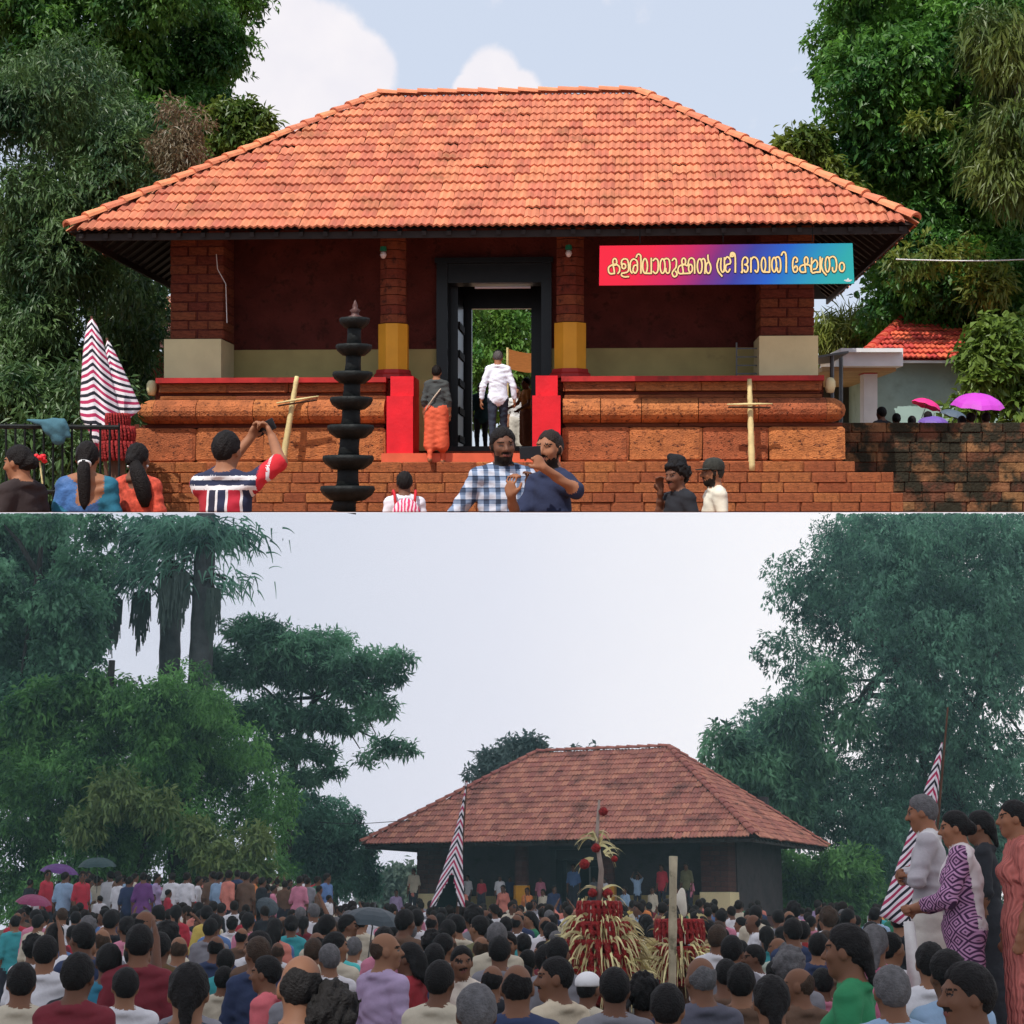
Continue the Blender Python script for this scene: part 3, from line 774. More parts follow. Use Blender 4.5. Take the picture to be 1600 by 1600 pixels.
def make_body(name, mats, arms=DOWN, head=(0, 0, 0), lower='trousers', sleeve=.55, beard=0, h=.02, zclip=None, fine=False, female=False,
              paint=None, curls=(.5, .5), hdirs=(None, None), build=1., moustache=False, lean=(0, 0), stride=0., thumbs=(1, -1), strap=False):
    """one continuous skin-and-clothes surface; slots: 0 skin 1 shirt 2 lower 3 hair 4 lips 5 eyes"""
    S = SDF(); lx_, ly_ = lean
    sw = (.134 if female else .150) * build
    sh = [np.array((-sw + lx_, ly_ - .005, 1.375)), np.array((sw + lx_, ly_ - .005, 1.375))]
    S.cap(sh[0], sh[1], .068 * build, lab=1, k=.05)
    S.ell((lx_ * .8, ly_ * .8, 1.22), (.162 * build * (.92 if female else 1), .115 * build, .20), 1, k=.05)
    if female:
        for q in (-1, 1): S.ell((q * .068 + lx_ * .8, .085 + ly_ * .8, 1.24), (.068, .062, .068), 1, k=.04)
    S.ell((lx_ * .4, ly_ * .4, 1.03), ((.135 if female else .155) * build, .108 * build, .17), 1, k=.06)
    S.ell((0, 0, .90), (.172 * build, .122 * build, .13), 1 if lower != 'dhoti' else 2, k=.05)
    S.cap((lx_, ly_ - .010, 1.44), (lx_, ly_ + .004, 1.52), .060, .054, 0, k=.035)
    S.ell((lx_, ly_ - .016, 1.425), (.082, .080, .030), 1, k=.02)
    S.cap((lx_ - .085, ly_ - .02, 1.425), (lx_ + .085, ly_ - .02, 1.425), .036 * build, lab=1, k=.05)
    Hm = np.array(head_frame(head, lean)); R = Hm[:3, :3] / .94; o = Hm[:3, 3]; sc = .94
    P = lambda *p: o + Hm[:3, :3] @ np.array(p)
    he = lambda c, r, lab=0, k=.02: S.ell(P(*c), np.array(r) * sc, lab, R, k)
    he((0, -.012, .022), (.076, .097, .098)); he((0, .022, -.045), (.058, .070, .078), 0, .04); S.cap(P(0, .062, -.100), P(0, .055, -.096), .020, lab=0, k=.03)
    S.cap(P(0, .092, .008), P(0, .112, -.026), .0085, .0135, 0, k=.012); S.cap(P(-.013, .095, -.03), P(.013, .095, -.03), .009, lab=0, k=.012)
    S.cap(P(-.038, .078, .030), P(.038, .078, .030), .011, lab=0, k=.02)
    for q in (-1, 1):
        he((q * .080, -.008, -.008), (.011, .024, .033), 0, .01); he((q * .043, .062, -.022), (.022, .022, .024), 0, .02)
    he((0, .086, -.064), (.022, .012, .009), 4, .008)
    for i, (el, wr) in enumerate(arms):
        el, wr = np.array(el, float), np.array(wr, float); a = sh[i]
        S.cap(a, el, .047 * build, .038 * build, 0, k=.03); S.cap(el, wr, .039 * build, .027 * build, 0, k=.02)
        if sleeve > 0:
            t = min(sleeve, .55) / .55; S.cap(a, a + (el - a) * t, .056 * build, .052 * build, 1, k=.03)
            if sleeve > .55: S.cap(el, el + (wr - el) * (sleeve - .55) / .45, .050 * build, .040 * build, 1, k=.025)
        d = hdirs[i][0] if hdirs[i] else (wr - el); nrm = hdirs[i][1] if hdirs[i] else (1 - 2 * i, .2, 0)
        if zclip is None or wr[2] > zclip - .1: add_hand(S, wr, d, nrm, 1., curls[i], thumb=thumbs[i], fine=fine)
    if zclip is None:
        for i, q in enumerate((-1, 1)):
            st = stride * q
            kn = np.array((q * .095, .03 + st * .6, .49)); an = np.array((q * .10, -.03 + st, .085 + max(0, -st) * .3))
            S.cap((q * .09, 0, .88), kn, .088 * build, .060, 2, k=.03); S.cap(kn, an, .058, .040, 2 if lower in ('trousers', 'skirt', 'sari', 'dhoti') else 0, k=.02)
            S.cap(an + (0, -.02, -.045), an + (0, .13, -.05), .036, .030, 5 if lower == 'trousers' else 0, k=.02)
            S.cap(an, an + (0, 0, -.03), .040, .038, 0, k=.02)
        if lower in ('dhoti', 'skirt', 'sari'):
            zb = .14 if lower != 'dhoti' else .34
            S.cap((-.07, 0, .92), (-.10, 0, zb), .125, .125, 2, k=.05); S.cap((.07, 0, .92), (.10, 0, zb), .125, .125, 2, k=.05)

    def post(Fd, x, y, z):
        body = np.clip((1.5 - z) / .1, 0, 1)
        return Fd + body * (.0035 * np.sin(38 * x + 9 * np.sin(11 * z)) * np.sin(23 * z + 7 * x) + .003 * np.sin(60 * z + 20 * x * np.sin(9 * z)))
    v, f = S.mesh(h, zclip, None if zclip is not None else 1.0, 1.9, post)
    lab = S.labels(v)
    # features of the face, painted on the surface they belong to
    q = (v - o) @ np.linalg.inv(Hm[:3, :3]).T; x, y, z = q[:, 0], q[:, 1], q[:, 2]; ax = np.abs(x)
    hd = (np.abs(z) < .16) & (ax < .1) & (np.abs(y) < .15) & ((lab == 0) | (lab == 4))
    e = .0 if h < .012 else .002
    lab[hd & (y > .055) & (np.abs(ax - .033) < .014 + e) & (np.abs(z - .008) < .0055 + e)] = 5
    lab[hd & (y > .05) & (np.abs(ax - .034) < .021 + e) & (np.abs(z - .029) < .005 + e)] = 3
    if moustache or beard: lab[hd & (y > .07) & (ax < .036) & (np.abs(z + .048) < .008 + e)] = 3
    if beard:
        b = hd & (lab != 4) & (y > -.005) & (z < -.070 + .35 * np.maximum(ax - .036, 0) + .004 * np.sin(300 * x)) & (z > -.135); b |= hd & (y > -.004) & (y < .020) & (ax > .055) & (z < .015) & (z > -.07)
        lab[b] = 3
    if paint is not None: lab = paint(v, lab)
    fl = lab[f[:, 2]]
    me = np_mesh(name, v, f, mats, np.minimum(fl, len(mats) - 1), True)
    me['head'] = [float(a) for a in Hm.ravel()]
    return me


HAIRC = {}


def hair_mesh(style, h=.014):
    key = (style, h)
    if key in HAIRC: return HAIRC[key]
    S = SDF()
    th = {'buzz': .004, 'bald': .004, 'curly': .030, 'short': .013, 'cap': .012, 'side': .016}.get(style, .012)
    S.ell((0, -.014, .024), (.078 + th, .099 + th, .100 + th * 1.1), 0)
    if style == 'curly':
        r = random.Random(3)
        for i in range(40):
            a, b = r.uniform(0, 2 * PI), r.uniform(-.2, 1.4)
            S.ell((.1 * math.cos(a) * math.cos(b), -.02 + .115 * math.sin(a) * math.cos(b), .03 + .115 * math.sin(b)), (.026, .026, .026), 0, k=.012)
    if style in ('long', 'longloose'):
        S.cap((0, -.095, .0), (.0, -.135, -.12), .06, .055, 0); S.cap((0, -.135, -.12), (.01, -.15, -.34), .05, .03, 0, k=.02)
        if style == 'longloose':
            S.cap((-.05, -.075, -.04), (-.085, -.09, -.28), .05, .035, 0); S.cap((.05, -.075, -.04), (.08, -.09, -.28), .05, .035, 0)
    if style == 'bun': S.ell((0, -.125, -.01), (.05, .042, .048), 0)
    if style == 'tied': S.cap((0, -.1, -.02), (0, -.125, -.16), .036, .022, 0)

    def post(Fd, x, y, z):
        n = .0028 * np.sin(120 * x + 30 * y) * np.sin(70 * z + 40 * y) + .002 * np.sin(190 * x - 60 * z)
        Fd = Fd + n * (2.4 if style == 'curly' else 1)
        if style == 'cap': return np.maximum(Fd, -(z - .035 - .15 * np.maximum(y, 0) * 0))
        cut = .75 * y - .66 * z - .012 + .0045 * np.sin(95 * x + 40 * z) + .003 * np.sin(210 * x)
        ear = np.where(z < -.012, np.maximum(cut, (np.abs(x) - .062) * (z > -.12)), cut)
        cutf = np.where((z < -.02) & (y > -.05), ear, cut)
        if h < .016: Fd = Fd + th * .9 * np.clip(1 + cutf / .028, 0, 1)      # thins out towards the hairline
        Fd = np.maximum(Fd, cutf)
        if style in ('short', 'buzz', 'curly', 'bald', 'side'): Fd = np.maximum(Fd, -(z + .085))
        if style == 'bald': Fd = np.maximum(Fd, z - .022 - .62 * np.maximum(-y - .01, 0) + .012 * np.sin(60 * x)); Fd = np.maximum(Fd, y - .03)
        return Fd
    v, f = S.mesh(h, post=post)
    mats = [M_hair]; mi = None
    me = np_mesh('hair_' + style, v, f, mats, mi, True)
    HAIRC[key] = me
    return me


def cap_mesh_head():
    mb = MB()
    mb.lathe([(.100, .03), (.104, .06), (.096, .10), (.07, .132), (.035, .146), (0, .150)], 16, c=(0, -.012, 0))
    vs = []
    for i in range(9):
        a = PI * (.14 + .72 * i / 8); vs += [(.098 * math.cos(a), -.012 + .10 * math.sin(a), .045), (.105 * math.cos(a), -.012 + .10 * math.sin(a) + .075 * math.sin(a), .035)]
    k = len(vs); vs += [(x, y, z - .008) for x, y, z in vs]
    fs = []
    for i in range(8): a = 2 * i; fs += [(a, a + 1, a + 3, a + 2), (k + a + 2, k + a + 3, k + a + 1, k + a), (a + 1, k + a + 1, k + a + 3, a + 3)]
    mb.add(vs, fs)
    return mb.mesh('peaked_cap', M_hair, True)


CAPM = []


def person(label, group, me, pos, yaw, H, hair=None, hairc=(.012, .010, .010), shirt=(.5, .5, .5), hairh=.014, headwear=None, kind=None):
    s = H / 1.7
    M = T(pos) @ RZ(yaw) @ SC(s, s, s)
    o = tag(link('person', me, None, M), label, 'person', group, kind)
    o.color = (*shirt, 1)
    Hm = Matrix([list(me['head'])[4 * i:4 * i + 4] for i in range(4)])
    if hair:
        k = link('hair', hair_mesh(hair, hairh), o, Hm); k.color = (*hairc, 1)
    if headwear == 'cap':
        if not CAPM: CAPM.append(cap_mesh_head())
        k = link('peaked_cap', CAPM[0], o, Hm @ SC(1.03, 1.03, 1.0)); k.color = (*hairc, 1)
    return o


def umbrella(label, group, pos, r, mtl, tilt=(0, 0), height=.75, n=8):
    root = tag(link('umbrella', None, None, T(pos) @ Euler((tilt[0], tilt[1], rnd.uniform(0, 1))).to_matrix().to_4x4()), label, 'umbrella', group)
    mb = MB(); vs = [(0, 0, r * .56)]; rings = 5
    for i in range(1, rings + 1):
        t = i / rings
        for j in range(2 * n):
            a = PI * j / n; sag = (1 - .045 * t * (j % 2)); rr = r * math.sin(t * 1.25) / math.sin(1.25) * sag
            vs.append((rr * math.cos(a), rr * math.sin(a), r * .56 * math.cos(t * 1.45) - (0 if j % 2 == 0 else -.018 * t)))
    m2 = 2 * n
    fs = [(0, 1 + j, 1 + (j + 1) % m2) for j in range(m2)] + [(1 + (i - 1) * m2 + j, 1 + i * m2 + j, 1 + i * m2 + (j + 1) % m2, 1 + (i - 1) * m2 + (j + 1) % m2) for i in range(1, rings) for j in range(m2)]
    mb.add(vs, fs); link('canopy', mb.mesh('canopy', mtl), root)
    mb = MB(); mb.tube([(0, 0, -height), (0, 0, r * .56 + .06)], .008, 6); link('shaft', mb.mesh('shaft', M_grey), root)
    mb = MB()
    for j in range(n): a = 2 * PI * j / n; mb.tube([(0, 0, r * .30), (r * .55 * math.cos(a), r * .55 * math.sin(a), r * .22)], .004, 4)
    link('ribs', mb.mesh('ribs', M_grey), root)['kind'] = 'stuff'
    return root


# ------------------------------------------------------------------ trees
nrs = np.random.RandomState(5)


def leaf_cloud(clumps, n, Ln, Wd, droop=.5, spray=6, clip=None, shell=.5, keep=None):
    """n twigs, each a fan of leaves, spread through ellipsoid clumps (centre, radii)"""
    c = np.array([list(a) for a, b in clumps], float); r = np.array([list(b) if hasattr(b, '__len__') else [b] * 3 for a, b in clumps], float)
    w = (r[:, 0] * r[:, 1] * r[:, 2]) ** (2 / 3); w /= w.sum()
    k = nrs.choice(len(c), n, p=w)
    d = nrs.normal(size=(n, 3)); d /= np.linalg.norm(d, axis=1)[:, None]
    rad = 1 - shell * nrs.rand(n) ** 1.6
    bump = 1 + .16 * np.sin(5 * d[:, 0] + k) * np.sin(6 * d[:, 2] + 2 * k) + .10 * nrs.normal(size=n)
    p = c[k] + d * r[k] * (rad * bump)[:, None]
    tw = d * .55 + nrs.normal(size=(n, 3)) * .45; tw[:, 2] -= droop
    p = np.repeat(p, spray, 0); tw = np.repeat(tw, spray, 0); N = n * spray
    p = p + nrs.normal(size=(N, 3)) * Ln * .32
    ld = tw + nrs.normal(size=(N, 3)) * .75; ld[:, 2] -= droop * .7 * nrs.rand(N); ld /= np.linalg.norm(ld, axis=1)[:, None]
    nt_ = np.repeat(d, spray, 0) * .55 + nrs.normal(size=(N, 3)) * .42 + np.array([0, 0, .75]); sd = np.cross(nt_, ld); sd /= np.maximum(np.linalg.norm(sd, axis=1), 1e-6)[:, None]
    nm = np.cross(ld, sd)
    L = Ln * nrs.uniform(.6, 1.25, N)[:, None]; Wv = Wd * nrs.uniform(.7, 1.2, N)[:, None]
    mid = p + ld * L * .45 + nm * Wv * .22
    V = np.stack([p, mid - sd * Wv * .5, p + ld * L - np.array([0, 0, 1.]) * L * .08, mid + sd * Wv * .5], 1)
    B3 = np.array(BASE)[:3, :3]
    if clip is not None:
        zz = (V @ B3.T)[..., 2].max(1) if clip == 'below' else (V @ B3.T)[..., 2].min(1)
        V = V[zz < -.03] if clip == 'below' else V[zz > 0.01]
    if keep is not None: V = V[keep(V[:, 0])]
    N = len(V); V = V.reshape(-1, 3); i = np.arange(N)[:, None] * 4
    Fc = np.concatenate([i + [0, 1, 2], i + [0, 2, 3]], 0)
    return V, Fc


M_bark = mat('bark', (.075, .055, .042), .95, .3, 3, 1., 9)
M_barkd = mat('dark_bark', (.030, .026, .022), .95, .3, 3, 1., 9)


def tree(name, label, cat, clumps, n, Ln, Wd, m, trunk=None, trunk_r=.25, limbs=(), bark=None, group=None, clip=None, extra=(), **kw):
    root = tag(link(name, None, None, None), label, cat, group)
    V, Fc = leaf_cloud(clumps, n, Ln, Wd, clip=clip, **kw)
    link('crown', np_mesh('crown', V, Fc, m), root)
    for (cl, n2, L2, W2, m2) in extra:
        V, Fc = leaf_cloud(cl, n2, L2, W2, clip=clip, **kw); link('leaf_cluster', np_mesh('leaf_cluster', V, Fc, m2), root)
    mb = MB()
    if trunk:
        mb.tube(trunk, [trunk_r * (1 - .65 * i / (len(trunk) - 1)) for i in range(len(trunk))], 9)
        top = Vector(trunk[-1]); mid = Vector(trunk[len(trunk) // 2])
        for i, (c, r) in enumerate(clumps):
            if len(clumps) > 40 and i % 4: continue
            c = Vector(c); a = mid.lerp(top, (i % 3) / 2.0)
            if clip == 'below': c = c - (c - a) * .15
            mb.tube([a, a.lerp(c, .5) + Vector((0, 0, (c - a).length * .08)), c], [trunk_r * .32, trunk_r * .2, trunk_r * .07], 6)
    for pts, r in limbs: mb.tube(pts, r, 7)
    if mb.v: link('trunk', mb.mesh('trunk', bark or M_bark, True), root)
    return root


def clumps_px(items, P, zf=1., depth=.8):
    """items (X, Y, radius px, D) -> clumps of that size standing at distance D"""
    out = []
    for (X, Y, r, D) in items:
        q = r * D / F; out.append((P(X, Y, D), (q, q * depth, q * zf * rnd.uniform(.8, 1.0))))
    return out


def fill_px(poly_rows, P, D0, D1, r0, r1, n, seed=1):
    """random clumps inside rows (Y, Xa, Xb)"""
    r_ = random.Random(seed); out = []
    ys = [q[0] for q in poly_rows]
    for _ in range(n):
        Y = r_.uniform(ys[0], ys[-1]); i = max(k for k in range(len(ys)) if ys[k] <= Y); i = min(i, len(ys) - 2)
        t = (Y - ys[i]) / (ys[i + 1] - ys[i]); a = poly_rows[i][1] * (1 - t) + poly_rows[i + 1][1] * t; b = poly_rows[i][2] * (1 - t) + poly_rows[i + 1][2] * t
        R = r_.uniform(r0, r1); lo, hi = a + R * .8, b - R * .8
        X = r_.uniform(lo, hi) if hi > lo else (a + b) / 2
        out.append((X, Y, R, r_.uniform(D0, D1)))
    return clumps_px(out, P)

# ------------------------------------------------------------------ upper court: ground, and the overcast sky of the festival ground below it
M_ground = mat('red_earth', (.28, .13, .07), .95, .2, .8, .4, 6)
mb = MB(); mb.add([(-160, 5.2, -.001), (160, 5.2, -.001), (160, 320, -.001), (-160, 320, -.001)], [(0, 1, 2, 3)])
tag(link('ground', mb.mesh('ground', M_ground)), kind='structure')


def sky_b():
    m = bpy.data.materials.new('overcast_sky'); m.use_nodes = True; nt = m.node_tree; N = nt.nodes; L = nt.links
    N.remove(N['Principled BSDF']); em = N.new('ShaderNodeEmission'); L.new(em.outputs[0], N['Material Output'].inputs[0])
    g = N.new('ShaderNodeNewGeometry'); sp = N.new('ShaderNodeSeparateXYZ'); L.new(g.outputs['Position'], sp.inputs[0])
    mr = N.new('ShaderNodeMapRange'); mr.inputs[1].default_value = -30; mr.inputs[2].default_value = 45; L.new(sp.outputs[0], mr.inputs[0])
    no = N.new('ShaderNodeTexNoise'); no.inputs['Scale'].default_value = .018; no.inputs['Detail'].default_value = 4; L.new(g.outputs['Position'], no.inputs['Vector'])
    ad = N.new('ShaderNodeMath'); ad.operation = 'MULTIPLY_ADD'; ad.inputs[1].default_value = .35; L.new(no.outputs['Fac'], ad.inputs[0]); L.new(mr.outputs[0], ad.inputs[2])
    cr = N.new('ShaderNodeValToRGB'); e = cr.color_ramp.elements
    e[0].position = .1; e[0].color = (.56, .58, .67, 1); e[1].position = 1.0; e[1].color = (.86, .83, .85, 1)
    k = e.new(.55); k.color = (.67, .67, .75, 1)
    L.new(ad.outputs[0], cr.inputs[0]); L.new(cr.outputs[0], em.inputs['Color']); em.inputs['Strength'].default_value = 1.28
    R = 175; n = 40; mb = MB()
    arc = [(R * math.sin(-PI / 2 + PI * i / n), 5 + R * math.cos(-PI / 2 + PI * i / n)) for i in range(n + 1)]
    vs = [(0, 5.2, -.003)] + [(x, y, -.003) for x, y in arc] + [(x, y, -70) for x, y in arc]
    fs = [(0, 2 + i, 1 + i) for i in range(n)] + [(1 + i, 2 + i, n + 3 + i, n + 2 + i) for i in range(n)]
    mb.add(vs, fs); tag(link('sky', mb.mesh('sky', m)), kind='structure')


sky_b()

# ------------------------------------------------------------------ upper court: lamp tower
def lamp_tower():
    D = 21.; q = D / F
    base = PA(547, 800, D); base.z = 0
    root = tag(link('lamp_tower', None, None, T(base)), 'black tiered metal oil lamp tower standing in front of the temple steps', 'lamp')
    X0 = 547
    tiers = [(768, 84, 508 + 35), (720, 79, 544), (672, 72, 548), (628, 66, 549), (588, 62, 551), (545, 56, 553), (503, 47, 554)]
    prev = 0
    for i, (Y, w, cx) in enumerate(tiers):
        r = w / 2 * q; z = (800 - Y) * q; dx = (cx - X0) * q
        hgt = .20 * (1 - i * .05)
        mb = MB()
        wob = lambda a, zz: 1 + .028 * math.cos(10 * a)
        mb.lathe([(r * .34, z - hgt * .62), (r * .62, z - hgt * .56), (r * .90, z - hgt * .2), (r, z + hgt * .12), (r * .97, z + hgt * .34), (r * .86, z + hgt * .36), (r * .8, z + hgt * .18), (r * .35, z + hgt * .20)], 40, c=(dx, 0, 0), wob=wob)
        link('lamp_dish', mb.mesh('lamp_dish', M_iron, True), root)
        sr = (.185 - i * .012)
        mb = MB(); dxp = (tiers[i - 1][2] - X0) * q if i else (536 - X0) * q
        mb.tube([(dxp, 0, prev), (dxp * .6 + dx * .4, 0, prev * .55 + z * .45), (dx, 0, z + .02)], [sr * .92, sr * .78, sr * .80], 14)
        link('shaft', mb.mesh('shaft', M_iron, True), root); prev = z
    z = (800 - 500) * q; dx = (555 - X0) * q
    mb = MB(); mb.lathe([(.10, z), (.12, z + .03), (.05, z + .06), (.045, z + .09), (.07, z + .12), (.03, z + .15), (.035, z + .18), (.012, z + .24), (0, z + .255)], 14, c=(dx, 0, 0))
    link('finial', mb.mesh('finial', mat('brass_finial', (.09, .04, .035), .5, .2), True), root)


lamp_tower()

# leaning bamboo crosses ---------------------------------------------
M_bamboo = mat('dry_bamboo', (.62, .50, .24), .6, .2, 4, .2, 20)
M_dstick = mat('dark_stick', (.10, .05, .03), .8, .2, 5)
def bamboo_cross(label, p0, p1, c0, c1, lyb, lyt):
    a, b = LA(*p0, lyb), LA(*p1, lyt)
    root = tag(link('bamboo_cross', None, None, MA), label, 'bamboo pole', 'bamboo crosses leaning on the temple platform')
    a.z = max(a.z, -2.2)
    pts = [a.lerp(b, i / 14) for i in range(15)]
    mb = MB(); mb.tube(pts, [.055 - .02 * i / 14 + (.006 if i % 2 else 0) for i in range(15)], 8); link('pole', mb.mesh('pole', M_bamboo, True), root)
    t = (lyt + lyb) / 2
    c, d = LA(*c0, t - .12), LA(*c1, t - .12)
    mb = MB(); mb.tube([c, (c + d) / 2, d], [.012, .022, .010], 6); link('crossbar', mb.mesh('crossbar', M_bamboo, True), root)
    c, d = LA(c0[0] + 2, c0[1] + 4, t - .07), LA(c1[0] - 3, c1[1] + 6, t - .07)
    mb = MB(); mb.tube([c, d], .016, 6); link('crossbar', mb.mesh('crossbar', M_dstick, True), root)


bamboo_cross('pale bamboo pole with a crossbar leaning left of the black lamp tower', (442, 721), (464, 588), (432, 630), (498, 619), .88, .96)
bamboo_cross('upright pale bamboo pole with a crossbar leaning under the name board', (1175, 736), (1171, 592), (1136, 632), (1207, 631), .88, .96)

# ------------------------------------------------------------------ upper court: people
M_plaid = None
def plaid(m, b, N, L, tc):
    sp = N.new('ShaderNodeSeparateXYZ'); L.new(tc.outputs['Object'], sp.inputs[0])
    def wave(o, f, lo, hi, add=None):
        mu = N.new('ShaderNodeMath'); mu.operation = 'MULTIPLY'; mu.inputs[1].default_value = f; L.new(o, mu.inputs[0])
        fr = N.new('ShaderNodeMath'); fr.operation = 'FRACT'; L.new(mu.outputs[0], fr.inputs[0])
        r = N.new('ShaderNodeMapRange'); r.interpolation_type = 'STEPPED' if False else 'LINEAR'; r.inputs[1].default_value = lo; r.inputs[2].default_value = hi; L.new(fr.outputs[0], r.inputs[0]); return r.outputs[0]
    ax = N.new('ShaderNodeMath'); ax.operation = 'ABSOLUTE'; L.new(sp.outputs[0], ax.inputs[0])
    w1 = wave(sp.outputs[0], 14, .52, .60); w2 = wave(sp.outputs[2], 13, .52, .60)
    w3 = wave(sp.outputs[2], 26, .8, .86)
    ad = N.new('ShaderNodeMath'); ad.operation = 'ADD'; L.new(w1, ad.inputs[0]); L.new(w2, ad.inputs[1])
    ad2 = N.new('ShaderNodeMath'); ad2.operation = 'MULTIPLY_ADD'; ad2.inputs[1].default_value = .6; L.new(w3, ad2.inputs[0]); L.new(ad.outputs[0], ad2.inputs[2])
    dv = N.new('ShaderNodeMath'); dv.operation = 'DIVIDE'; dv.inputs[1].default_value = 2.6; L.new(ad2.outputs[0], dv.inputs[0])
    cr = N.new('ShaderNodeValToRGB'); e = cr.color_ramp.elements
    e[0].color = (.50, .52, .60, 1); e[1].position = .9; e[1].color = (.012, .016, .035, 1)
    k = e.new(.25); k.color = (.36, .42, .55, 1); k = e.new(.45); k.color = (.09, .14, .24, 1)
    L.new(dv.outputs[0], cr.inputs[0]); L.new(cr.outputs[0], b.inputs['Base Color'])


M_plaid = mat('plaid_shirt', (.3, .3, .4), .9, 0, bump=.3, bscale=14, extra=plaid)
def solid(n, c, **k): return mat('cloth_' + n, c, .88, .12, 8, .35, 13, **k)


def ramp_x(name, axis, f, stops, off=0.):
    def ex(m, b, N, L, tc):
        sp = N.new('ShaderNodeSeparateXYZ'); L.new(tc.outputs['Object'], sp.inputs[0])
        mu = N.new('ShaderNodeMath'); mu.operation = 'MULTIPLY_ADD'; mu.inputs[1].default_value = f; mu.inputs[2].default_value = off; L.new(sp.outputs[axis], mu.inputs[0])
        fr = N.new('ShaderNodeMath'); fr.operation = 'FRACT'; L.new(mu.outputs[0], fr.inputs[0])
        cr = N.new('ShaderNodeValToRGB'); cr.color_ramp.interpolation = 'CONSTANT'; e = cr.color_ramp.elements
        e[0].position = 0; e[0].color = (*stops[0][1], 1); e[1].position = stops[1][0]; e[1].color = (*stops[1][1], 1)
        for p, c in stops[2:]: k = e.new(p); k.color = (*c, 1)
        L.new(fr.outputs[0], cr.inputs[0]); L.new(cr.outputs[0], b.inputs['Base Color'])
    return mat(name, (.5, .5, .5), .9, 0, bump=.3, bscale=14, extra=ex)


CY = (0, .0, 0)
def at_head(X, Ytop, D, H):
    """feet point of a person of height H whose head's top shows at (X, Ytop)"""
    p = PA(X, Ytop, D); p.z -= H * 1.002; return p


def bust(label, X, Y, D, H, yaw, mats, hair='short', hairc=(.012, .010, .010), headwear=None, h=.0095, **kw):
    p = at_head(X, Y, D, H)
    zc = (0.002 - p.z) / (H / 1.7)
    me = make_body('person_body', mats, h=h, zclip=zc, **kw)
    return person(label, None, me, p, yaw, H, hair, hairc, hairh=.009, headwear=headwear)


def back_skin(zlow, halfw, sari=False):
    """a deep neckline at the back: skin above a curve"""
    def pnt(v, lab):
        m = (lab == 1) & (v[:, 1] < .02) & (np.abs(v[:, 0]) < halfw) & (v[:, 2] > zlow + (np.abs(v[:, 0]) / halfw) ** 2 * .10) & (v[:, 2] < 1.5)
        lab[m] = 0
        if sari:
            d = v[:, 2] - 1.33 - v[:, 0] * -.75
            m2 = (lab == 1) & (v[:, 1] < .1) & (d < .035) & (d > -.22) & (v[:, 0] < .10); lab[m2] = 6
            m3 = (lab != 3) & (v[:, 1] < .1) & (d < .03) & (d > -.22) & (v[:, 0] < -.06) & (v[:, 2] < 1.48); lab[m3] = 6
        return lab
    return pnt


fwd = lambda *a: a
# woman in a blue sari, seen from behind
bust('woman in a blue and teal sari with a white hair band and ponytail', 136, 690, 11.3, 1.60, .05,
     [M_skinf, solid('teal', (.02, .13, .20)), M_dark, M_beard, M_lip, M_eye, mat('blue_sari', (.045, .12, .30), .6, .45, 6, .5, 16)], hair='tied', female=True, paint=back_skin(1.24, .135, True), build=1.12)
p = at_head(136, 690, 11.3, 1.60)
band = MB(); band.lathe([(.040, -.012), (.052, -.006), (.052, .008), (.040, .014)], 14)
# ponytail and hair band belong to the sari woman
w = [o for o in COL.objects if o.get('label', '').startswith('woman in a blue and teal')][0]
Hm = Matrix([list(w.data['head'])[4 * i:4 * i + 4] for i in range(4)])
link('hair_band', band.mesh('hair_band', M_white, True), w, Hm @ T(0, -.118, -.045) @ Matrix.Rotation(-.5, 4, 'X'))
pt = MB(); pt.tube([(0, -.125, -.03), (0, -.152, -.10), (.004, -.15, -.22), (.006, -.14, -.34), (.004, -.135, -.42)], [.040, .050, .048, .040, .020], 12)
k = link('ponytail', pt.mesh('ponytail', M_hair, True), w, Hm); k.color = (.012, .010, .010, 1)

bust('woman in a dark dress at the left edge, turning towards a red flower', 34, 696, 11.0, 1.62, 1.0, [M_skinf, solid('dark_brown', (.03, .02, .02)), M_dark, M_beard, M_lip, M_eye], hair='bun', female=True, head=(.3, -.1, 0))
bust('girl in an orange red top with long loose black hair swept to her right', 214, 693, 11.5, 1.55, -.25, [M_skind, mat('orange_print', (.50, .07, .04), .9, .4, 30, .3, 14), M_dark, M_beard, M_lip, M_eye], hair='bun', female=True, paint=back_skin(1.36, .06))
w = [o for o in COL.objects if o.get('label', '').startswith('girl in an orange')][0]
Hm = Matrix([list(w.data['head'])[4 * i:4 * i + 4] for i in range(4)])
pt = MB(); pt.tube([(.02, -.11, -.03), (.06, -.14, -.10), (.10, -.14, -.20), (.115, -.12, -.31), (.11, -.10, -.38)], [.045, .062, .070, .060, .03], 12)
k = link('long_hair', pt.mesh('long_hair', M_hair, True), w, Hm); k.color = (.012, .010, .010, 1)
for s in (-1, 1):
    mb = MB(); mb.lathe([(0, -.012), (.010, -.004), (.010, .006), (0, .012)], 8); link('earring', mb.mesh('earring', M_white, True), w, Hm @ T(s * .085, -.01, -.055))

# man in a striped tee photographing with both arms up
def tee_paint(v, lab):
    sh = lab == 1; x, y, z = v[:, 0], v[:, 1], v[:, 2]
    lab[sh & (z > 1.345)] = 6; lab[sh & (z > 1.375)] = 7; lab[sh & (z > 1.408)] = 6; lab[sh & (z > 1.432)] = 7
    lab[sh & (np.abs(x) > .215)] = 8; lab[sh & (np.abs(x) > .26) & (np.abs(x) < .275)] = 6
    return lab


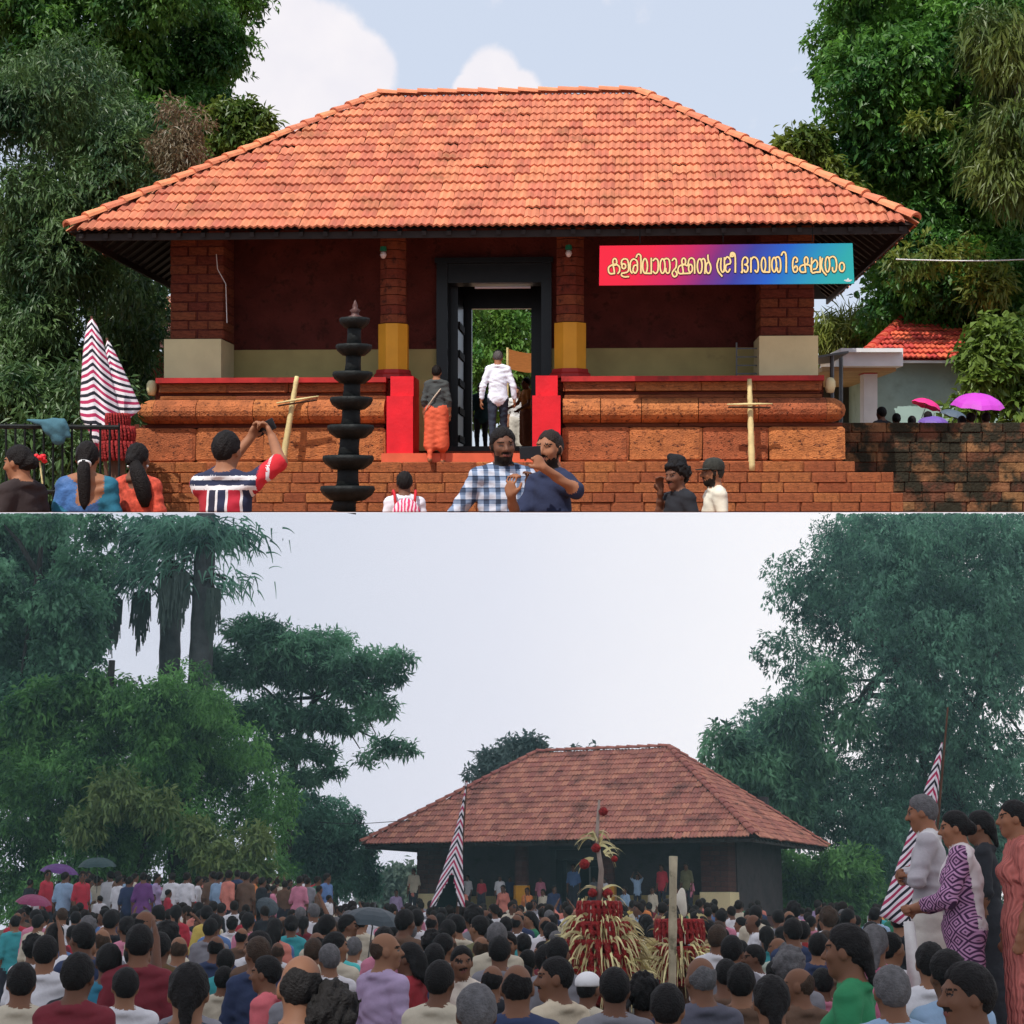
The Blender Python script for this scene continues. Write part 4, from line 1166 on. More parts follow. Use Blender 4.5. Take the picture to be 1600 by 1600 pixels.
M_tee = ramp_x('striped_tee', 0, 2.6, [(0, (.62, .60, .62)), (.035, (.02, .025, .06)), (.14, (.62, .60, .62)), (.18, (.33, .02, .03)), (.46, (.62, .60, .62)), (.50, (.02, .02, .04)), (.62, (.62, .60, .62)), (.66, (.02, .025, .06)), (.78, (.62, .6, .62)), (.82, (.4, .02, .04))], .68)
phone_m = mat('black_phone', (.012, .012, .014), .25)
def phone(label, P, R):
    mb = MB(); mb.box(-.037, .037, -.004, .004, -.075, .075)
    me = mb.mesh('phone', phone_m)
    bm = bmesh.new(); bm.from_mesh(me); bmesh.ops.bevel(bm, geom=bm.edges[:], offset=.003, segments=1, affect='EDGES'); bm.to_mesh(me); bm.free()
    root = tag(link('phone', me, None, T(P) @ R), label, 'phone')
    return root


H = 1.72; X, Y, D = 352, 674, 10.3
bust('man in a red, white and navy striped tee raising a phone with both hands', X, Y, D, H, -.2,
     [M_skinf, M_tee, M_dark, M_beard, M_lip, M_eye, solid('white', (.62, .60, .62)), solid('navy', (.02, .025, .06)), solid('red', (.50, .02, .03))],
     arms=(((-.13, .27, 1.46), (.03, .36, 1.68)), ((.31, .12, 1.52), (.19, .31, 1.68))), sleeve=.5, paint=tee_paint, head=(-.15, -.05, 0), curls=(.9, .9), fine=True, h=.0085,
     hdirs=(((.35, .15, .85), (.8, -.3, -.3)), ((-.45, .15, .85), (-.8, -.3, -.3))), build=1.03)
f0 = at_head(X, Y, D, H)
hp = T(f0) @ RZ(-.2) @ Vector((.11, .41, 1.765))
phone('black phone held up in both hands by the man in the striped tee', hp, RZ(-.2) @ Euler((.15, 1.15, 0)).to_matrix().to_4x4())

# man with a red patterned backpack
bust('man in a white shirt with a pink and white patterned backpack, seen from behind', 632, 737, 16.5, 1.62, .1, [M_skind, solid('white_shirt', (.66, .64, .70)), M_dark, M_beard, M_lip, M_eye], sleeve=.9, hair='short')
w = [o for o in COL.objects if o.get('label', '').startswith('man in a white shirt with a pink')][0]
p = at_head(632, 737, 16.5, 1.62)
def wave_pink(m, b, N, L, tc):
    wv = N.new('ShaderNodeTexWave'); wv.inputs['Scale'].default_value = 9; wv.inputs['Distortion'].default_value = 6; L.new(tc.outputs['Object'], wv.inputs['Vector'])
    cr = N.new('ShaderNodeValToRGB'); e = cr.color_ramp.elements; e[0].position = .45; e[0].color = (.55, .04, .12, 1); e[1].position = .6; e[1].color = (.7, .55, .6, 1)
    L.new(wv.outputs['Fac'], cr.inputs[0]); L.new(cr.outputs[0], b.inputs['Base Color'])


bp = tag(link('backpack', None, None, T(p) @ RZ(.1)), 'pink and white patterned backpack worn over a white shirt', 'backpack')
S = SDF(); S.ell((.01, -.19, 1.16), (.15, .085, .20), 0); S.ell((.01, -.24, 1.08), (.11, .06, .10), 0)
p_ = (0.002 - p.z)
v, f = S.mesh(.014, zlo=p_); link('bag', np_mesh('bag', v, f, mat('pink_pattern', (.5, .05, .1), .8, 0, extra=wave_pink), None, True), bp)
for s in (-1, 1):
    mb = MB(); mb.tube([(s * .09, -.17, 1.28), (s * .105, -.10, 1.415), (s * .11, .0, 1.435), (s * .12, .07, 1.38)], .014, 6); link('strap', mb.mesh('strap', solid('red', (.5, .02, .03)), True), bp)

# two men taking a selfie
H1 = 1.74; f1 = at_head(790, 668, 10.8, H1)
bust('bearded man in a blue and white checked shirt posing beside the man with the phone', 786, 668, 11.2, H1, PI + .22,
     [M_skind, M_plaid, M_dark, M_beard, M_lip, M_eye], arms=(((-.22, .08, 1.13), (-.12, .24, 1.30)), ((.30, -.06, 1.14), (.22, .08, .95))), sleeve=.84, beard=1, head=(.0, -.06, .06), fine=True, h=.0075,
     hdirs=(((.0, .35, .9), (.6, .6, -.2)), None), curls=(.75, .5), build=1.05)
H2 = 1.75; f2 = at_head(860, 671, 10.4, H2)
Y2 = PI - .95; vw = lambda r, t, z: tuple(RZ(-Y2) @ Vector((r, -t, z)))
bust('bearded man in a navy tee with cropped hair holding up a phone for a selfie', 860, 671, 10.4, H2, Y2,
     [M_skinf, solid('navy_tee', (.016, .022, .055)), M_dark, M_beard, M_lip, M_eye], arms=((vw(.15, .20, 1.33), vw(-.05, .34, 1.46)), (vw(-.20, .06, 1.12), vw(-.24, .20, 1.30))), sleeve=.5, beard=1, head=(.42, .0, -.05), fine=True, h=.0075,
     hdirs=((vw(-.55, .15, .8), vw(-.5, -.8, -.3)), (vw(.0, .2, .95), vw(.5, -.7, 0))), curls=(.85, .8), hair='buzz', hairc=(.022, .016, .014), build=.97)
Mf2 = T(f2)
phone('black phone in the raised hand of the man in the navy tee', Mf2 @ Vector((-.130, -.385, 1.595)), RZ(.55) @ Euler((.1, 1.5, .1)).to_matrix().to_4x4())

bust('man in black with a dark head wrap talking on a phone', 1060, 722, 14.2, 1.66, PI / 2 + .5,
     [M_skind, solid('black', (.014, .015, .02)), M_dark, M_beard, M_lip, M_eye], arms=(((-.25, -.02, 1.12), (-.2, .1, .95)), ((.25, .05, 1.13), (.10, .12, 1.45))), sleeve=.6, moustache=True, head=(.2, -.1, 0), hair='curly', fine=True,
     hdirs=(None, ((-.1, .2, .9), (-.8, .2, 0))))
w = [o for o in COL.objects if o.get('label', '').startswith('man in black with a dark')][0]
Hm = Matrix([list(w.data['head'])[4 * i:4 * i + 4] for i in range(4)])
S = SDF(); S.ell((0, -.01, .10), (.10, .115, .04), 0); S.ell((.0, -.03, .15), (.07, .075, .045), 0); S.cap((-.05, -.05, .14), (.05, .0, .18), .035, lab=0)
v, f = S.mesh(.012); k = link('head_wrap', np_mesh('head_wrap', v, f, M_hair, None, True), w, Hm); k.color = (.012, .012, .014, 1)
bust('bearded man in a cream shirt and dark peaked cap looking left', 1117, 718, 14.5, 1.66, PI / 2 + .15,
     [M_skinf, solid('cream', (.62, .58, .48)), M_dark, M_beard, M_lip, M_eye], sleeve=.6, beard=1, hair='buzz', headwear='cap', hairc=(.035, .035, .030))


def full_person(label, X, Yt, D, H, yaw, mats, group=None, zfeet=None, hair='short', hairc=(.012, .010, .010), h=.014, hairh=.010, **kw):
    p = at_head(X, Yt, D, H)
    if zfeet is not None: p.z = zfeet
    return person(label, group, make_body('person_body', mats, h=h, **kw), p, yaw, H, hair, hairc, hairh=hairh)


full_person('grey haired man in a white shirt and dark trousers walking in at the temple door', 778, 545, 27.0, 1.66, .0,
            [M_skinf, mat('white_shirt_crisp', (.74, .76, .86), .85, .06, 8, .5, 12), mat('dark_jeans', (.022, .028, .045), .85, .25, 8, .3, 16), M_beard, M_lip, mat('tan_foot', (.30, .12, .05), .6)],
            arms=(((-.25, -.03, 1.10), (-.275, .0, .86)), ((.255, -.03, 1.10), (.275, .0, .86))), sleeve=.88, stride=.10, hairc=(.10, .09, .09), head=(0, -.2, 0), fine=True, h=.011, zfeet=PA(778, 707, 27.0).z)
full_person('person in a grey shirt and orange dhoti climbing the steps with a shoulder strap', 682, 571, 26.9, 1.60, -.1,
            [M_skinf, solid('charcoal_shirt', (.055, .060, .060)), mat('orange_dhoti', (.62, .10, .045), .8, .15, 8, .4, 12), M_beard, M_lip, M_eye], lower='dhoti', sleeve=.7, stride=.09, fine=True, h=.011)
p = at_head(682, 571, 26.9, 1.60)
mb = MB(); pts = [(.10, -.02, 1.33), (.07, -.11, 1.27), (-.03, -.135, 1.14), (-.14, -.12, .98), (-.20, -.03, .88)]
mb.tube([(x * .94, y * 1.0, z * .94) for x, y, z in pts], .012, 6)
st = tag(link('shoulder_strap', mb.mesh('shoulder_strap', mat('pale_strap', (.45, .36, .28), .8), True), None, T(p) @ RZ(-.1)), 'pale strap of a small bag slung across the grey shirt', 'strap')

# courtyard beyond the doorway, with people and an awning
mb = MB(); mb.box(-9, 9, 33.2, 49, 0, 1.16); tag(link('courtyard', mb.mesh('courtyard', mat('courtyard_earth', (.42, .30, .2), .9, .2, 2))), kind='structure')
full_person('person in orange with a bare arm seen through the temple doorway', 823, 590, 34.5, 1.62, PI / 2 + .4, [M_skinf, solid('orange', (.62, .22, .05)), solid('rust', (.3, .1, .05)), M_beard, M_lip, M_eye], sleeve=.3, lower='dhoti', zfeet=1.16,
            arms=(((-.24, .05, 1.12), (-.2, .25, 1.0)), ((.28, .1, 1.15), (.3, .3, 1.05))), h=.018)
full_person('person in dark clothes just inside the left of the temple doorway', 752, 590, 35.5, 1.60, .3, [M_skind, solid('deep_teal', (.02, .06, .07)), M_dark, M_beard, M_lip, M_eye], zfeet=1.16, h=.018)
full_person('person in white seen behind the walking man in the doorway', 808, 588, 37.0, 1.62, PI, [M_skinf, solid('soft_white', (.66, .65, .64)), M_khaki, M_beard, M_lip, M_eye], lower='dhoti', zfeet=1.16, h=.018)
aw = tag(link('orange_awning', None, None, T(PA(832, 556, 40))), 'orange cloth awning in the courtyard behind the doorway', 'awning')
mb = MB(); n = 8
vs = [(-.62 + 1.24 * i / n, dy, .18 - .3 * dy / 2 - .12 * math.sin(PI * i / n)) for dy in (0, 2.0) for i in range(n + 1)]
mb.add(vs, [(i, i + 1, n + 2 + i, n + 1 + i) for i in range(n)]); link('cloth', mb.mesh('cloth', solid('orange_cloth', (.6, .28, .10))), aw)
for x in (-.6, .6):
    mb = MB(); mb.tube([(x, .02, .2), (x, .02, 1.16 - PA(832, 556, 40).z)], .03, 6); link('post', mb.mesh('post', M_bamboo), aw)

# ------------------------------------------------------------------ upper court: right side
def laterite_wall():
    D = 27.4; zt = PA(0, 660, D).z
    x0, x1 = PA(1295, 0, D).x, PA(1660, 0, D).x
    root = tag(link('laterite_wall', None, None, None), 'weathered, shade-darkened laterite retaining wall right of the temple steps', 'wall')
    mb = MB(); mb.box(x0, x1, D + .06, D + .5, 0, zt - .03); link('core', mb.mesh('core', M_latd), root)
    m = mat('shaded_mossy_laterite', (.16, .070, .034), .95, .4, 5, 1.0, 22, island=.35, dark=(.022, .020, .012), darkscale=2.2, darkth=(.40, .56), coord='Position')  # roof shade painted in: base darkened, dark patches mix moss with that shade
    rows = 9; z = 0; hgt = zt / rows
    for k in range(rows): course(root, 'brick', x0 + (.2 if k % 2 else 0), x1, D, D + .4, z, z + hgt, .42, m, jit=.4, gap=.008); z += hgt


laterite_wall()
M_dteal = mat('teal_wall_paint', (.33, .47, .44), .8, .12, 1.2, dark=(.22, .30, .27), darkscale=.9, darkth=(.5, .75))


def house():
    D = 37.; P = lambda X, Y, d=0: PA(X, Y, D + d)
    root = tag(link('tiled_house', None, None, None), 'small house with pale teal wall, red tiled roof and white concrete porch slab', 'house')
    def bx(nm, X0, X1, Y0, Y1, m, d0, d1, par=None, zb=None):
        a, b = P(X0, Y1, d0), P(X1, Y0, d0); mb = MB(); mb.box(a.x, b.x, D + d0, D + d1, a.z if zb is None else zb, b.z); return link(nm, mb.mesh(nm, m), par or root)
    bx('wall', 1362, 1640, 562, 800, M_dteal, 0, 4, zb=0)
    bx('porch_slab', 1318, 1411, 547, 572, M_white, -2.4, .2)
    bx('slab_edge', 1314, 1411, 544, 550, M_white, -2.6, .2)
    bx('porch_ceiling', 1285, 1400, 573, 580, mat('tan_paint', (.42, .28, .14), .8, .15, 2), -2.0, 3.)
    bx('porch_post', 1350, 1371, 577, 800, M_white, -1.6, -1.2, zb=0)
    bx('post_head', 1348, 1371, 573, 584, M_redd, -1.62, -1.19)
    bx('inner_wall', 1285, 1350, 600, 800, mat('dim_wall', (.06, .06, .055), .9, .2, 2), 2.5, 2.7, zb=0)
    roof = link('roof', None, root)
    tm = tile_mesh(mat('red_roof_tile', (.55, .085, .05), .7, .14, 2, .2, 20, island=.2, dark=(.2, .05, .03), darkscale=1.5, darkth=(.6, .75), coord='Position'))
    el, er, tr, tl = P(1343, 562, -.5), P(1640, 562, -.5), P(1600, 487, 3.6), P(1425, 487, 3.6)
    deck = MB(); jv, jf = tiled_plane(roof, tm, (el, er, tr, tl), 11, 6, deck, .235)
    link('upper_tiles', np_mesh('upper_tiles', np.concatenate(jv), np.concatenate(jf), tm.materials[0]), roof)['kind'] = 'stuff'
    deck.add([el, tl, tl + Vector((0, 4, -2)), el + Vector((0, 6, 0))], [(0, 1, 2, 3)])
    link('roof_deck', deck.mesh('roof_deck', mat('red_roof_tile', (0, 0, 0))), roof)
    cm = cap_mesh(mat('red_roof_tile', (0, 0, 0))); hip_caps(roof, cm, el, tl); hip_caps(roof, cm, tl, tr)
    bx('eave_board', 1405, 1640, 563, 567, M_white, -.48, -.42)
    mb = MB(); a = P(1478, 487, 3.6); q = .9
    mb.add([(a.x - q, a.y - .4, a.z - .15), (a.x + q, a.y - .4, a.z - .15), (a.x + q, a.y + 1, a.z - .15), (a.x - q, a.y + 1, a.z - .15), (a.x - .35, a.y + .3, a.z + .5), (a.x + .35, a.y + .3, a.z + .5)],
           [(0, 1, 5, 4), (1, 2, 5), (2, 3, 4, 5), (3, 0, 4)]); link('roof_vent', mb.mesh('roof_vent', mat('red_roof_tile', (0, 0, 0))), roof)


house()
mb = MB(); a, b = PA(1272, 548, 31), PA(1345, 548, 31)
sh = tag(link('porch_roof', None, None, None), 'thin grey sheet roof between the temple and the teal house', 'roof')
mb = MB(); c0 = PA(1276, 556, 31); c1 = PA(1326, 548, 31)
mb.add([c0, c1, c1 + Vector((.3, 3.2, .1)), c0 + Vector((0, 3.2, .1)), c0 + Vector((0, 0, -.04)), c1 + Vector((0, 0, -.04)), c1 + Vector((.3, 3.2, .06)), c0 + Vector((0, 3.2, .06))], [(0, 1, 2, 3), (7, 6, 5, 4), (0, 4, 5, 1), (1, 5, 6, 2)])
link('sheet', mb.mesh('sheet', M_grey), sh)
for q in (0, 1):
    mb = MB(); pp = PA(1300 + 14 * q, 556, 31.2 + q * 2); mb.tube([(pp.x, pp.y, 0), pp], .04, 6); link('post', mb.mesh('post', M_grey), sh)

UM = {k: mat('umbrella_' + k, c, .55, .08, 3) for k, c in dict(pink=(.72, .03, .22), magenta=(.50, .05, .50), violet=(.16, .09, .36), slate=(.08, .11, .15), dark=(.035, .05, .06), green=(.02, .05, .05), purple=(.10, .03, .16), rose=(.22, .03, .09)).items()}
GU = 'umbrellas behind the laterite wall'
umbrella('bright pink umbrella behind the laterite wall', GU, PA(1446, 637, 33), .31, UM['pink'], (.25, .25), .6)
umbrella('magenta umbrella at the right end of the laterite wall', GU, PA(1527, 638, 31), .50, UM['magenta'], (.2, -.1), .6)
umbrella('dull violet umbrella held low behind the laterite wall', GU, PA(1458, 664, 31), .30, UM['violet'], (.1, 0), .5)
umbrella('slate grey umbrella between the pink and magenta ones', GU, PA(1490, 655, 33), .32, UM['slate'], (.2, .3), .5)
mb = MB(); mb.box(6.4, 20, 28.5, 36, 0, .22); tag(link('terrace', mb.mesh('terrace', M_ground)), kind='structure')
GP = 'people behind the laterite wall'
for (X, Y, lab, c, hr) in ((1378, 636, 'dark haired person in black at the white porch post behind the wall', (.02, .02, .025), 'short'), (1401, 646, 'person in pale pink behind the laterite wall', (.62, .42, .40), 'bun'),
                           (1425, 650, 'person in peach beside the pink umbrella', (.6, .4, .35), 'tied'), (1450, 643, 'dark haired person under the pink umbrella', (.1, .14, .16), 'short'), (1517, 645, 'person with dark hair under the left of the magenta umbrella', (.1, .09, .1), 'short'),
                           (1541, 645, 'person with dark hair under the right of the magenta umbrella', (.12, .05, .05), 'short'), (1503, 650, 'person in rose under the slate umbrella', (.5, .08, .12), 'bun')):
    full_person(lab, X, Y, 31., PA(X, Y, 31.).z - .22, rnd.uniform(-.6, .6), [M_skind, solid('w%d' % X, c), M_dark, M_beard, M_lip, M_eye], GP, .22, hr, h=.022, hairh=.016)

# ------------------------------------------------------------------ upper court: left side
def chevron_cloth(name, label, apex, l, r, nb, depth=.25, group=None, rows=14, open_front=False, hem=.25, bend=0.):
    """a hanging woven banner: folds down from its apex, chevron bands follow the cloth"""
    me = bpy.data.meshes.new(name); bm = bmesh.new(); uvl = bm.loops.layers.uv.new('UVMap')
    cols = 16; grid = []
    apex, l, r = Vector(apex), Vector(l), Vector(r)
    for i in range(rows + 1):
        t = i / rows; row = []
        for j in range(cols + 1):
            u = j / cols * 2 - 1
            b = l.lerp(r, j / cols); w_ = t ** (1.0 + bend)
            p = apex.lerp((l + r) / 2, t) + (b - (l + r) / 2) * (w_ + .03)
            p.y -= depth * w_ * (1 - u * u) + .03 * math.sin(9 * u + 3) * w_
            p.z -= hem * w_ * t * (abs(u)) * (1 if open_front else -.0) - (0 if open_front else hem * w_ * t * (abs(u) - .5))
            row.append((bm.verts.new(p), u, t))
        grid.append(row)
    for i in range(rows):
        for j in range(cols):
            if open_front and i >= rows * .74 and abs(grid[i][j][1] + 1 / cols) < .62 * ((i - rows * .74 + 1) / (rows * .26)) ** .7: continue
            q = [grid[i][j], grid[i + 1][j], grid[i + 1][j + 1], grid[i][j + 1]]
            f = bm.faces.new([a[0] for a in q])
            for lp, a in zip(f.loops, q): lp[uvl].uv = (a[1], a[2] * nb - abs(a[1]) * nb * .22 * (a[2] ** (1 + bend) * 1.0 + .05))
    bm.to_mesh(me); bm.free(); me.materials.append(M_chev)
    me.polygons.foreach_set('use_smooth', [True] * len(me.polygons))
    root = tag(link(name, None, None, None), label, 'banner', group)
    o = link('cloth', me, root); so = o.modifiers.new('thick', 'SOLIDIFY'); so.thickness = .012
    return root


M_chev = mat('chevron_weave', (.5, .5, .5), .9, 0, extra=stripes)
D = 22.5
rt = chevron_cloth('striped_banner', 'tall red, white and black striped festival banner in front of the left trees', PA(144, 498, D), PA(126, 668, D), PA(192, 690, D), 9, .25, 'striped banners left of the temple', hem=.35, rows=22, bend=-.45)
mb = MB(); a = PA(160, 560, D); mb.tube([PA(172, 800, D + .1), PA(143, 494, D + .1)], [.03, .018], 7); link('pole', mb.mesh('pole', M_dstick), rt)
rt = chevron_cloth('striped_banner', 'shorter striped festival banner beside the platform corner', PA(168, 532, D + .8), PA(168, 660, D + .8), PA(220, 655, D + .8), 7, .25, 'striped banners left of the temple', hem=.3, rows=18, bend=-.3)
mb = MB(); mb.tube([PA(196, 800, D + 1), PA(167, 528, D + 1)], [.03, .018], 7); link('pole', mb.mesh('pole', M_dstick), rt)

M_garl = mat('red_flower_garland', (.27, .018, .018), .8, .45, 30, 1., 40)
M_palm_strip = mat('tender_palm_leaf', (.62, .55, .28), .7, .25, 5, island=.3)
M_string = mat('pale_string', (.6, .5, .4), .8, .1)


def strips(pts_dirs, L, w, droop, seg=5):
    """narrow curling leaf strips as ribbons"""
    mb = MB()
    for (p, d) in pts_dirs:
        p = Vector(p); d = Vector(d).normalized(); l = L * rnd.uniform(.6, 1.2); s = d.cross(Vector((rnd.uniform(-1, 1), rnd.uniform(-1, 1), rnd.uniform(-.3, .3)))).normalized()
        vs = []
        for i in range(seg + 1):
            t = i / seg; ww = w * (1 - .75 * t); vs += [p - s * ww, p + s * ww]
            p = p + d * l / seg; d = (d + Vector((0, 0, -droop / seg)) + Vector((rnd.uniform(-.12, .12), rnd.uniform(-.12, .12), 0))).normalized()
        mb.add(vs, [(2 * i, 2 * i + 1, 2 * i + 3, 2 * i + 2) for i in range(seg)])
    return mb


def garland_drum(r, z0, z1, n=26, lumps=6):
    mb = MB()
    for j in range(n):
        a = 2 * PI * j / n; rr = .028 * r / .3
        pts = [(r * (1 + .10 * math.sin(PI * i / lumps)) * math.cos(a + .02 * i), r * (1 + .10 * math.sin(PI * i / lumps)) * math.sin(a + .02 * i), z1 + (z0 - z1) * i / lumps) for i in range(lumps + 1)]
        mb.tube(pts, [rr * (1 + .25 * (i % 2)) for i in range(lumps + 1)], 6)
    return mb


def small_tower():
    D = 21.5; p = PA(184, 800, D); p.z = 0
    root = tag(link('flower_tower', None, None, T(p)), 'dark red garlanded festival frame beside the left end of the platform', 'decoration')
    q = D / F
    for (r, Y0, Y1, nm) in ((26, 720, 690, 'lower_garland'), (24, 690, 666, 'middle_garland'), (17, 668, 646, 'top_garland')):
        m = garland_drum(r * q, (800 - Y0) * q, (800 - Y1) * q); link(nm, m.mesh(nm, M_garl, True), root)
        mb = MB(); mb.lathe([(0, (800 - Y0) * q), (r * q * .93, (800 - Y0) * q), (r * q * .93, (800 - Y1) * q), (0, (800 - Y1) * q)], 16); link('drum', mb.mesh('drum', mat('dark_red_cloth', (.12, .012, .012), .9, .3, 10)), root)
    mb = MB(); mb.tube([(0, 0, 0), (0, 0, (800 - 700) * q)], .1, 8); link('stand', mb.mesh('stand', M_dstick), root)


small_tower()


def fence():
    D = 20.5
    root = tag(link('iron_fence', None, None, None), 'dark iron fence with thin bars under the left trees', 'fence')
    a, b = PA(-20, 666, D), PA(186, 668, D)
    mb = MB(); mb.tube([a, b], .03, 6); link('top_rail', mb.mesh('top_rail', M_iron), root)
    c, d = Vector((a.x, a.y, .25)), Vector((b.x, b.y, .25)); mb = MB(); mb.tube([c, d], .025, 6); link('lower_rail', mb.mesh('lower_rail', M_iron), root)
    bar = MB(); bar.tube([(0, 0, 0), (0, 0, a.z + .04)], .016, 6); me = bar.mesh('bar', M_iron)
    for i in range(15): link('bar', me, root, T(a.lerp(b, i / 14).x, D, 0))


fence()
S = SDF(); S.ell((0, 0, 0), (.16, .08, .12), 0); S.cap((-.1, 0, .05), (-.34, .02, .09), .05, .02, 0); S.ell((.04, 0, -.12), (.10, .06, .1), 0); S.cap((.1, 0, .06), (.17, 0, -.10), .05, .03, 0)
v, f = S.mesh(.02, post=lambda Fd, x, y, z: Fd + .008 * np.sin(40 * x + 25 * z) * np.sin(30 * z))
tag(link('blue_cloth', np_mesh('blue_cloth', v, f, solid('dusty_blue', (.05, .13, .17)), None, True), None, T(PA(86, 668, 20.4))), 'dusty blue cloth bundle draped over the iron fence', 'cloth')
fl = tag(link('red_flower', None, None, T(PA(62, 722, 12))), 'red flower with pale stems beside the woman at the left edge', 'flower')
mb = MB()
for i in range(12):
    a = i * 2.4; mb.lathe([(0, -.01), (.022, 0), (.014, .02), (0, .024)], 7, c=(.035 * math.cos(a), .03 * math.sin(a), .012 * (i % 4)))
link('petals', mb.mesh('petals', M_red, True), fl)
mb = MB(); mb.tube([(0, 0, 0), (.02, 0, -.15), (.01, 0, -PA(62, 722, 12).z)], .006, 5); link('stem', mb.mesh('stem', M_bamboo), fl)


def back_house():
    D = 44.; root = tag(link('tiled_outbuilding', None, None, None), 'old outbuilding with a weathered tiled roof behind the left trees', 'house')
    roof = link('roof', None, root); deck = MB()
    tm = tile_mesh(mat('weathered_tile', (.42, .19, .13), .8, .2, 2, island=.25))
    jv, jf = tiled_plane(roof, tm, (PA(120, 548, D), PA(330, 545, D), PA(320, 462, D + 4), PA(190, 465, D + 4)), 12, 0, deck, .28)
    link('tiles', np_mesh('tiles', np.concatenate(jv), np.concatenate(jf), tm.materials[0]), roof)['kind'] = 'stuff'
    link('roof_deck', deck.mesh('roof_deck', M_wood), roof)
    mb = MB(); a, b = PA(135, 549, D + .6), PA(330, 548, D + .6); mb.box(a.x, b.x, D + .6, D + 5, 0, a.z); link('wall', mb.mesh('wall', M_wallbrick), root)


back_house()

# trees of the upper court ---------------------------------------------
L_dark = leaf_mat('mango_leaves', (.014, .052, .018), (.105, .185, .055), .32)
L_mid = leaf_mat('glossy_leaves', (.020, .090, .020), (.125, .290, .040), .42)
L_tall = leaf_mat('tall_tree_leaves', (.022, .085, .018), (.115, .245, .035), .42)
L_yel = leaf_mat('young_leaves', (.06, .12, .02), (.20, .24, .035), .45)
L_dry = leaf_mat('dry_flower_sprays', (.12, .10, .05), (.20, .14, .08), .3)
tree('mango_tree', 'dense dark mango tree filling the left side beside the temple roof', 'tree',
     fill_px([(120, -80, 200), (190, -80, 270), (250, -80, 330), (330, -60, 235), (420, -60, 150), (520, -60, 130), (640, -60, 180), (760, -60, 190)], PA, 29, 33, 45, 85, 80, 3), 22000, .17, .046, L_dark,
     trunk=[PA(60, 800, 33), PA(70, 600, 33), PA(90, 380, 33)], trunk_r=.4, bark=M_barkd, clip='above', droop=.75,
     extra=((fill_px([(170, 235, 330), (215, 230, 330), (260, 250, 300)], PA, 28.6, 29, 22, 34, 8, 5), 500, .14, .03, L_dry),))
tree('mango_tree', 'shaded dark tree behind the left veranda corner and the outbuilding', 'tree',
     fill_px([(360, 60, 190), (430, 120, 270), (520, 150, 262), (640, 110, 240), (700, 60, 220)], PA, 35, 41, 40, 70, 22, 8), 2600, .24, .07, L_dark, trunk=[PA(170, 800, 38), PA(180, 450, 38)], trunk_r=.3, bark=M_barkd, clip='above', droop=.7)
tree('tall_tree', 'tall green tree rising to the top left behind the mango', 'tree',
     fill_px([(-40, -80, 420), (60, -80, 405), (130, -60, 405), (200, 150, 410), (240, 230, 400)], PA, 37, 42, 40, 75, 52, 11), 17000, .18, .08, L_tall,
     trunk=[PA(215, 800, 40), PA(210, 400, 40), PA(240, 120, 40)], trunk_r=.45, bark=M_barkd, clip='above', droop=.65,
     extra=((clumps_px([(372, 205, 38, 36), (350, 180, 24, 36), (398, 215, 28, 36), (332, 240, 22, 36), (410, 190, 22, 36), (380, 170, 20, 36)], PA), 620, .2, .09, L_yel),))
tree('broadleaf_tree', 'large bright green broadleaf tree right of the temple roof', 'tree',
     fill_px([(-60, 1290, 1680), (60, 1275, 1680), (130, 1262, 1660), (200, 1240, 1660), (260, 1250, 1660), (330, 1330, 1660), (420, 1370, 1660), (500, 1340, 1660), (560, 1400, 1660)], PA, 38, 44, 40, 80, 90, 21), 30000, .20, .10, L_mid,
     trunk=[PA(1530, 800, 42), PA(1520, 520, 42), PA(1480, 260, 42)], trunk_r=.5, clip='above', droop=.55,
     extra=((clumps_px([(1235, 232, 26, 37.5), (1262, 226, 30, 37.5), (1290, 262, 26, 37.5), (1320, 290, 20, 37.5)], PA), 420, .22, .11, L_yel), (clumps_px([(1430, 192, 16, 37.4), (1440, 402, 30, 37), (1400, 410, 22, 37), (1500, 400, 26, 37), (1545, 440, 40, 37), (1470, 190, 12, 37)], PA), 260, .24, .07, L_yel)))
tree('drooping_tree', 'feathery yellow green tree drooping at the top right corner', 'tree',
     fill_px([(40, 1470, 1660), (110, 1470, 1660), (200, 1480, 1660), (280, 1520, 1660)], PA, 34, 36, 30, 60, 16, 31), 1500, .34, .06, leaf_mat('feathery_leaves', (.05, .10, .02), (.14, .18, .035), .4), trunk=[PA(1640, 800, 36), PA(1630, 400, 36), PA(1590, 120, 36)], trunk_r=.25, clip='above', droop=1.1)
tree('roadside_bush', 'bright leafy bush hanging over the teal house wall at the right', 'bush',
     fill_px([(520, 1500, 1660), (570, 1490, 1660), (610, 1450, 1660), (650, 1480, 1660)], PA, 34.3, 36, 20, 38, 16, 33), 900, .24, .14, leaf_mat('bush_leaves', (.06, .13, .02), (.16, .24, .04), .4), trunk=[PA(1585, 800, 35.5), PA(1560, 600, 35.5)], trunk_r=.08, clip='above', droop=.5)
tree('cane_palm', 'yellow green cane palm clump between the temple eave and the house', 'palm',
     clumps_px([(1300, 525, 30, 42), (1335, 515, 34, 42), (1362, 535, 28, 42), (1280, 515, 20, 42)], PA), 420, .55, .05, leaf_mat('palm_leaves', (.10, .15, .03), (.26, .30, .06), .4), trunk=[PA(1330, 800, 42.5), PA(1330, 540, 42.5)], trunk_r=.15, clip='above', droop=1.2)
tree('courtyard_tree', 'sunlit green tree seen through the temple doorway', 'tree',
     fill_px([(420, 690, 880), (480, 690, 880), (560, 690, 880), (640, 690, 880)], PA, 52, 57, 30, 50, 24, 41), 3600, .24, .12, leaf_mat('sunlit_leaves', (.05, .16, .025), (.16, .30, .05), .4), trunk=[PA(790, 800, 55), PA(790, 560, 55)], trunk_r=.3, clip='above')
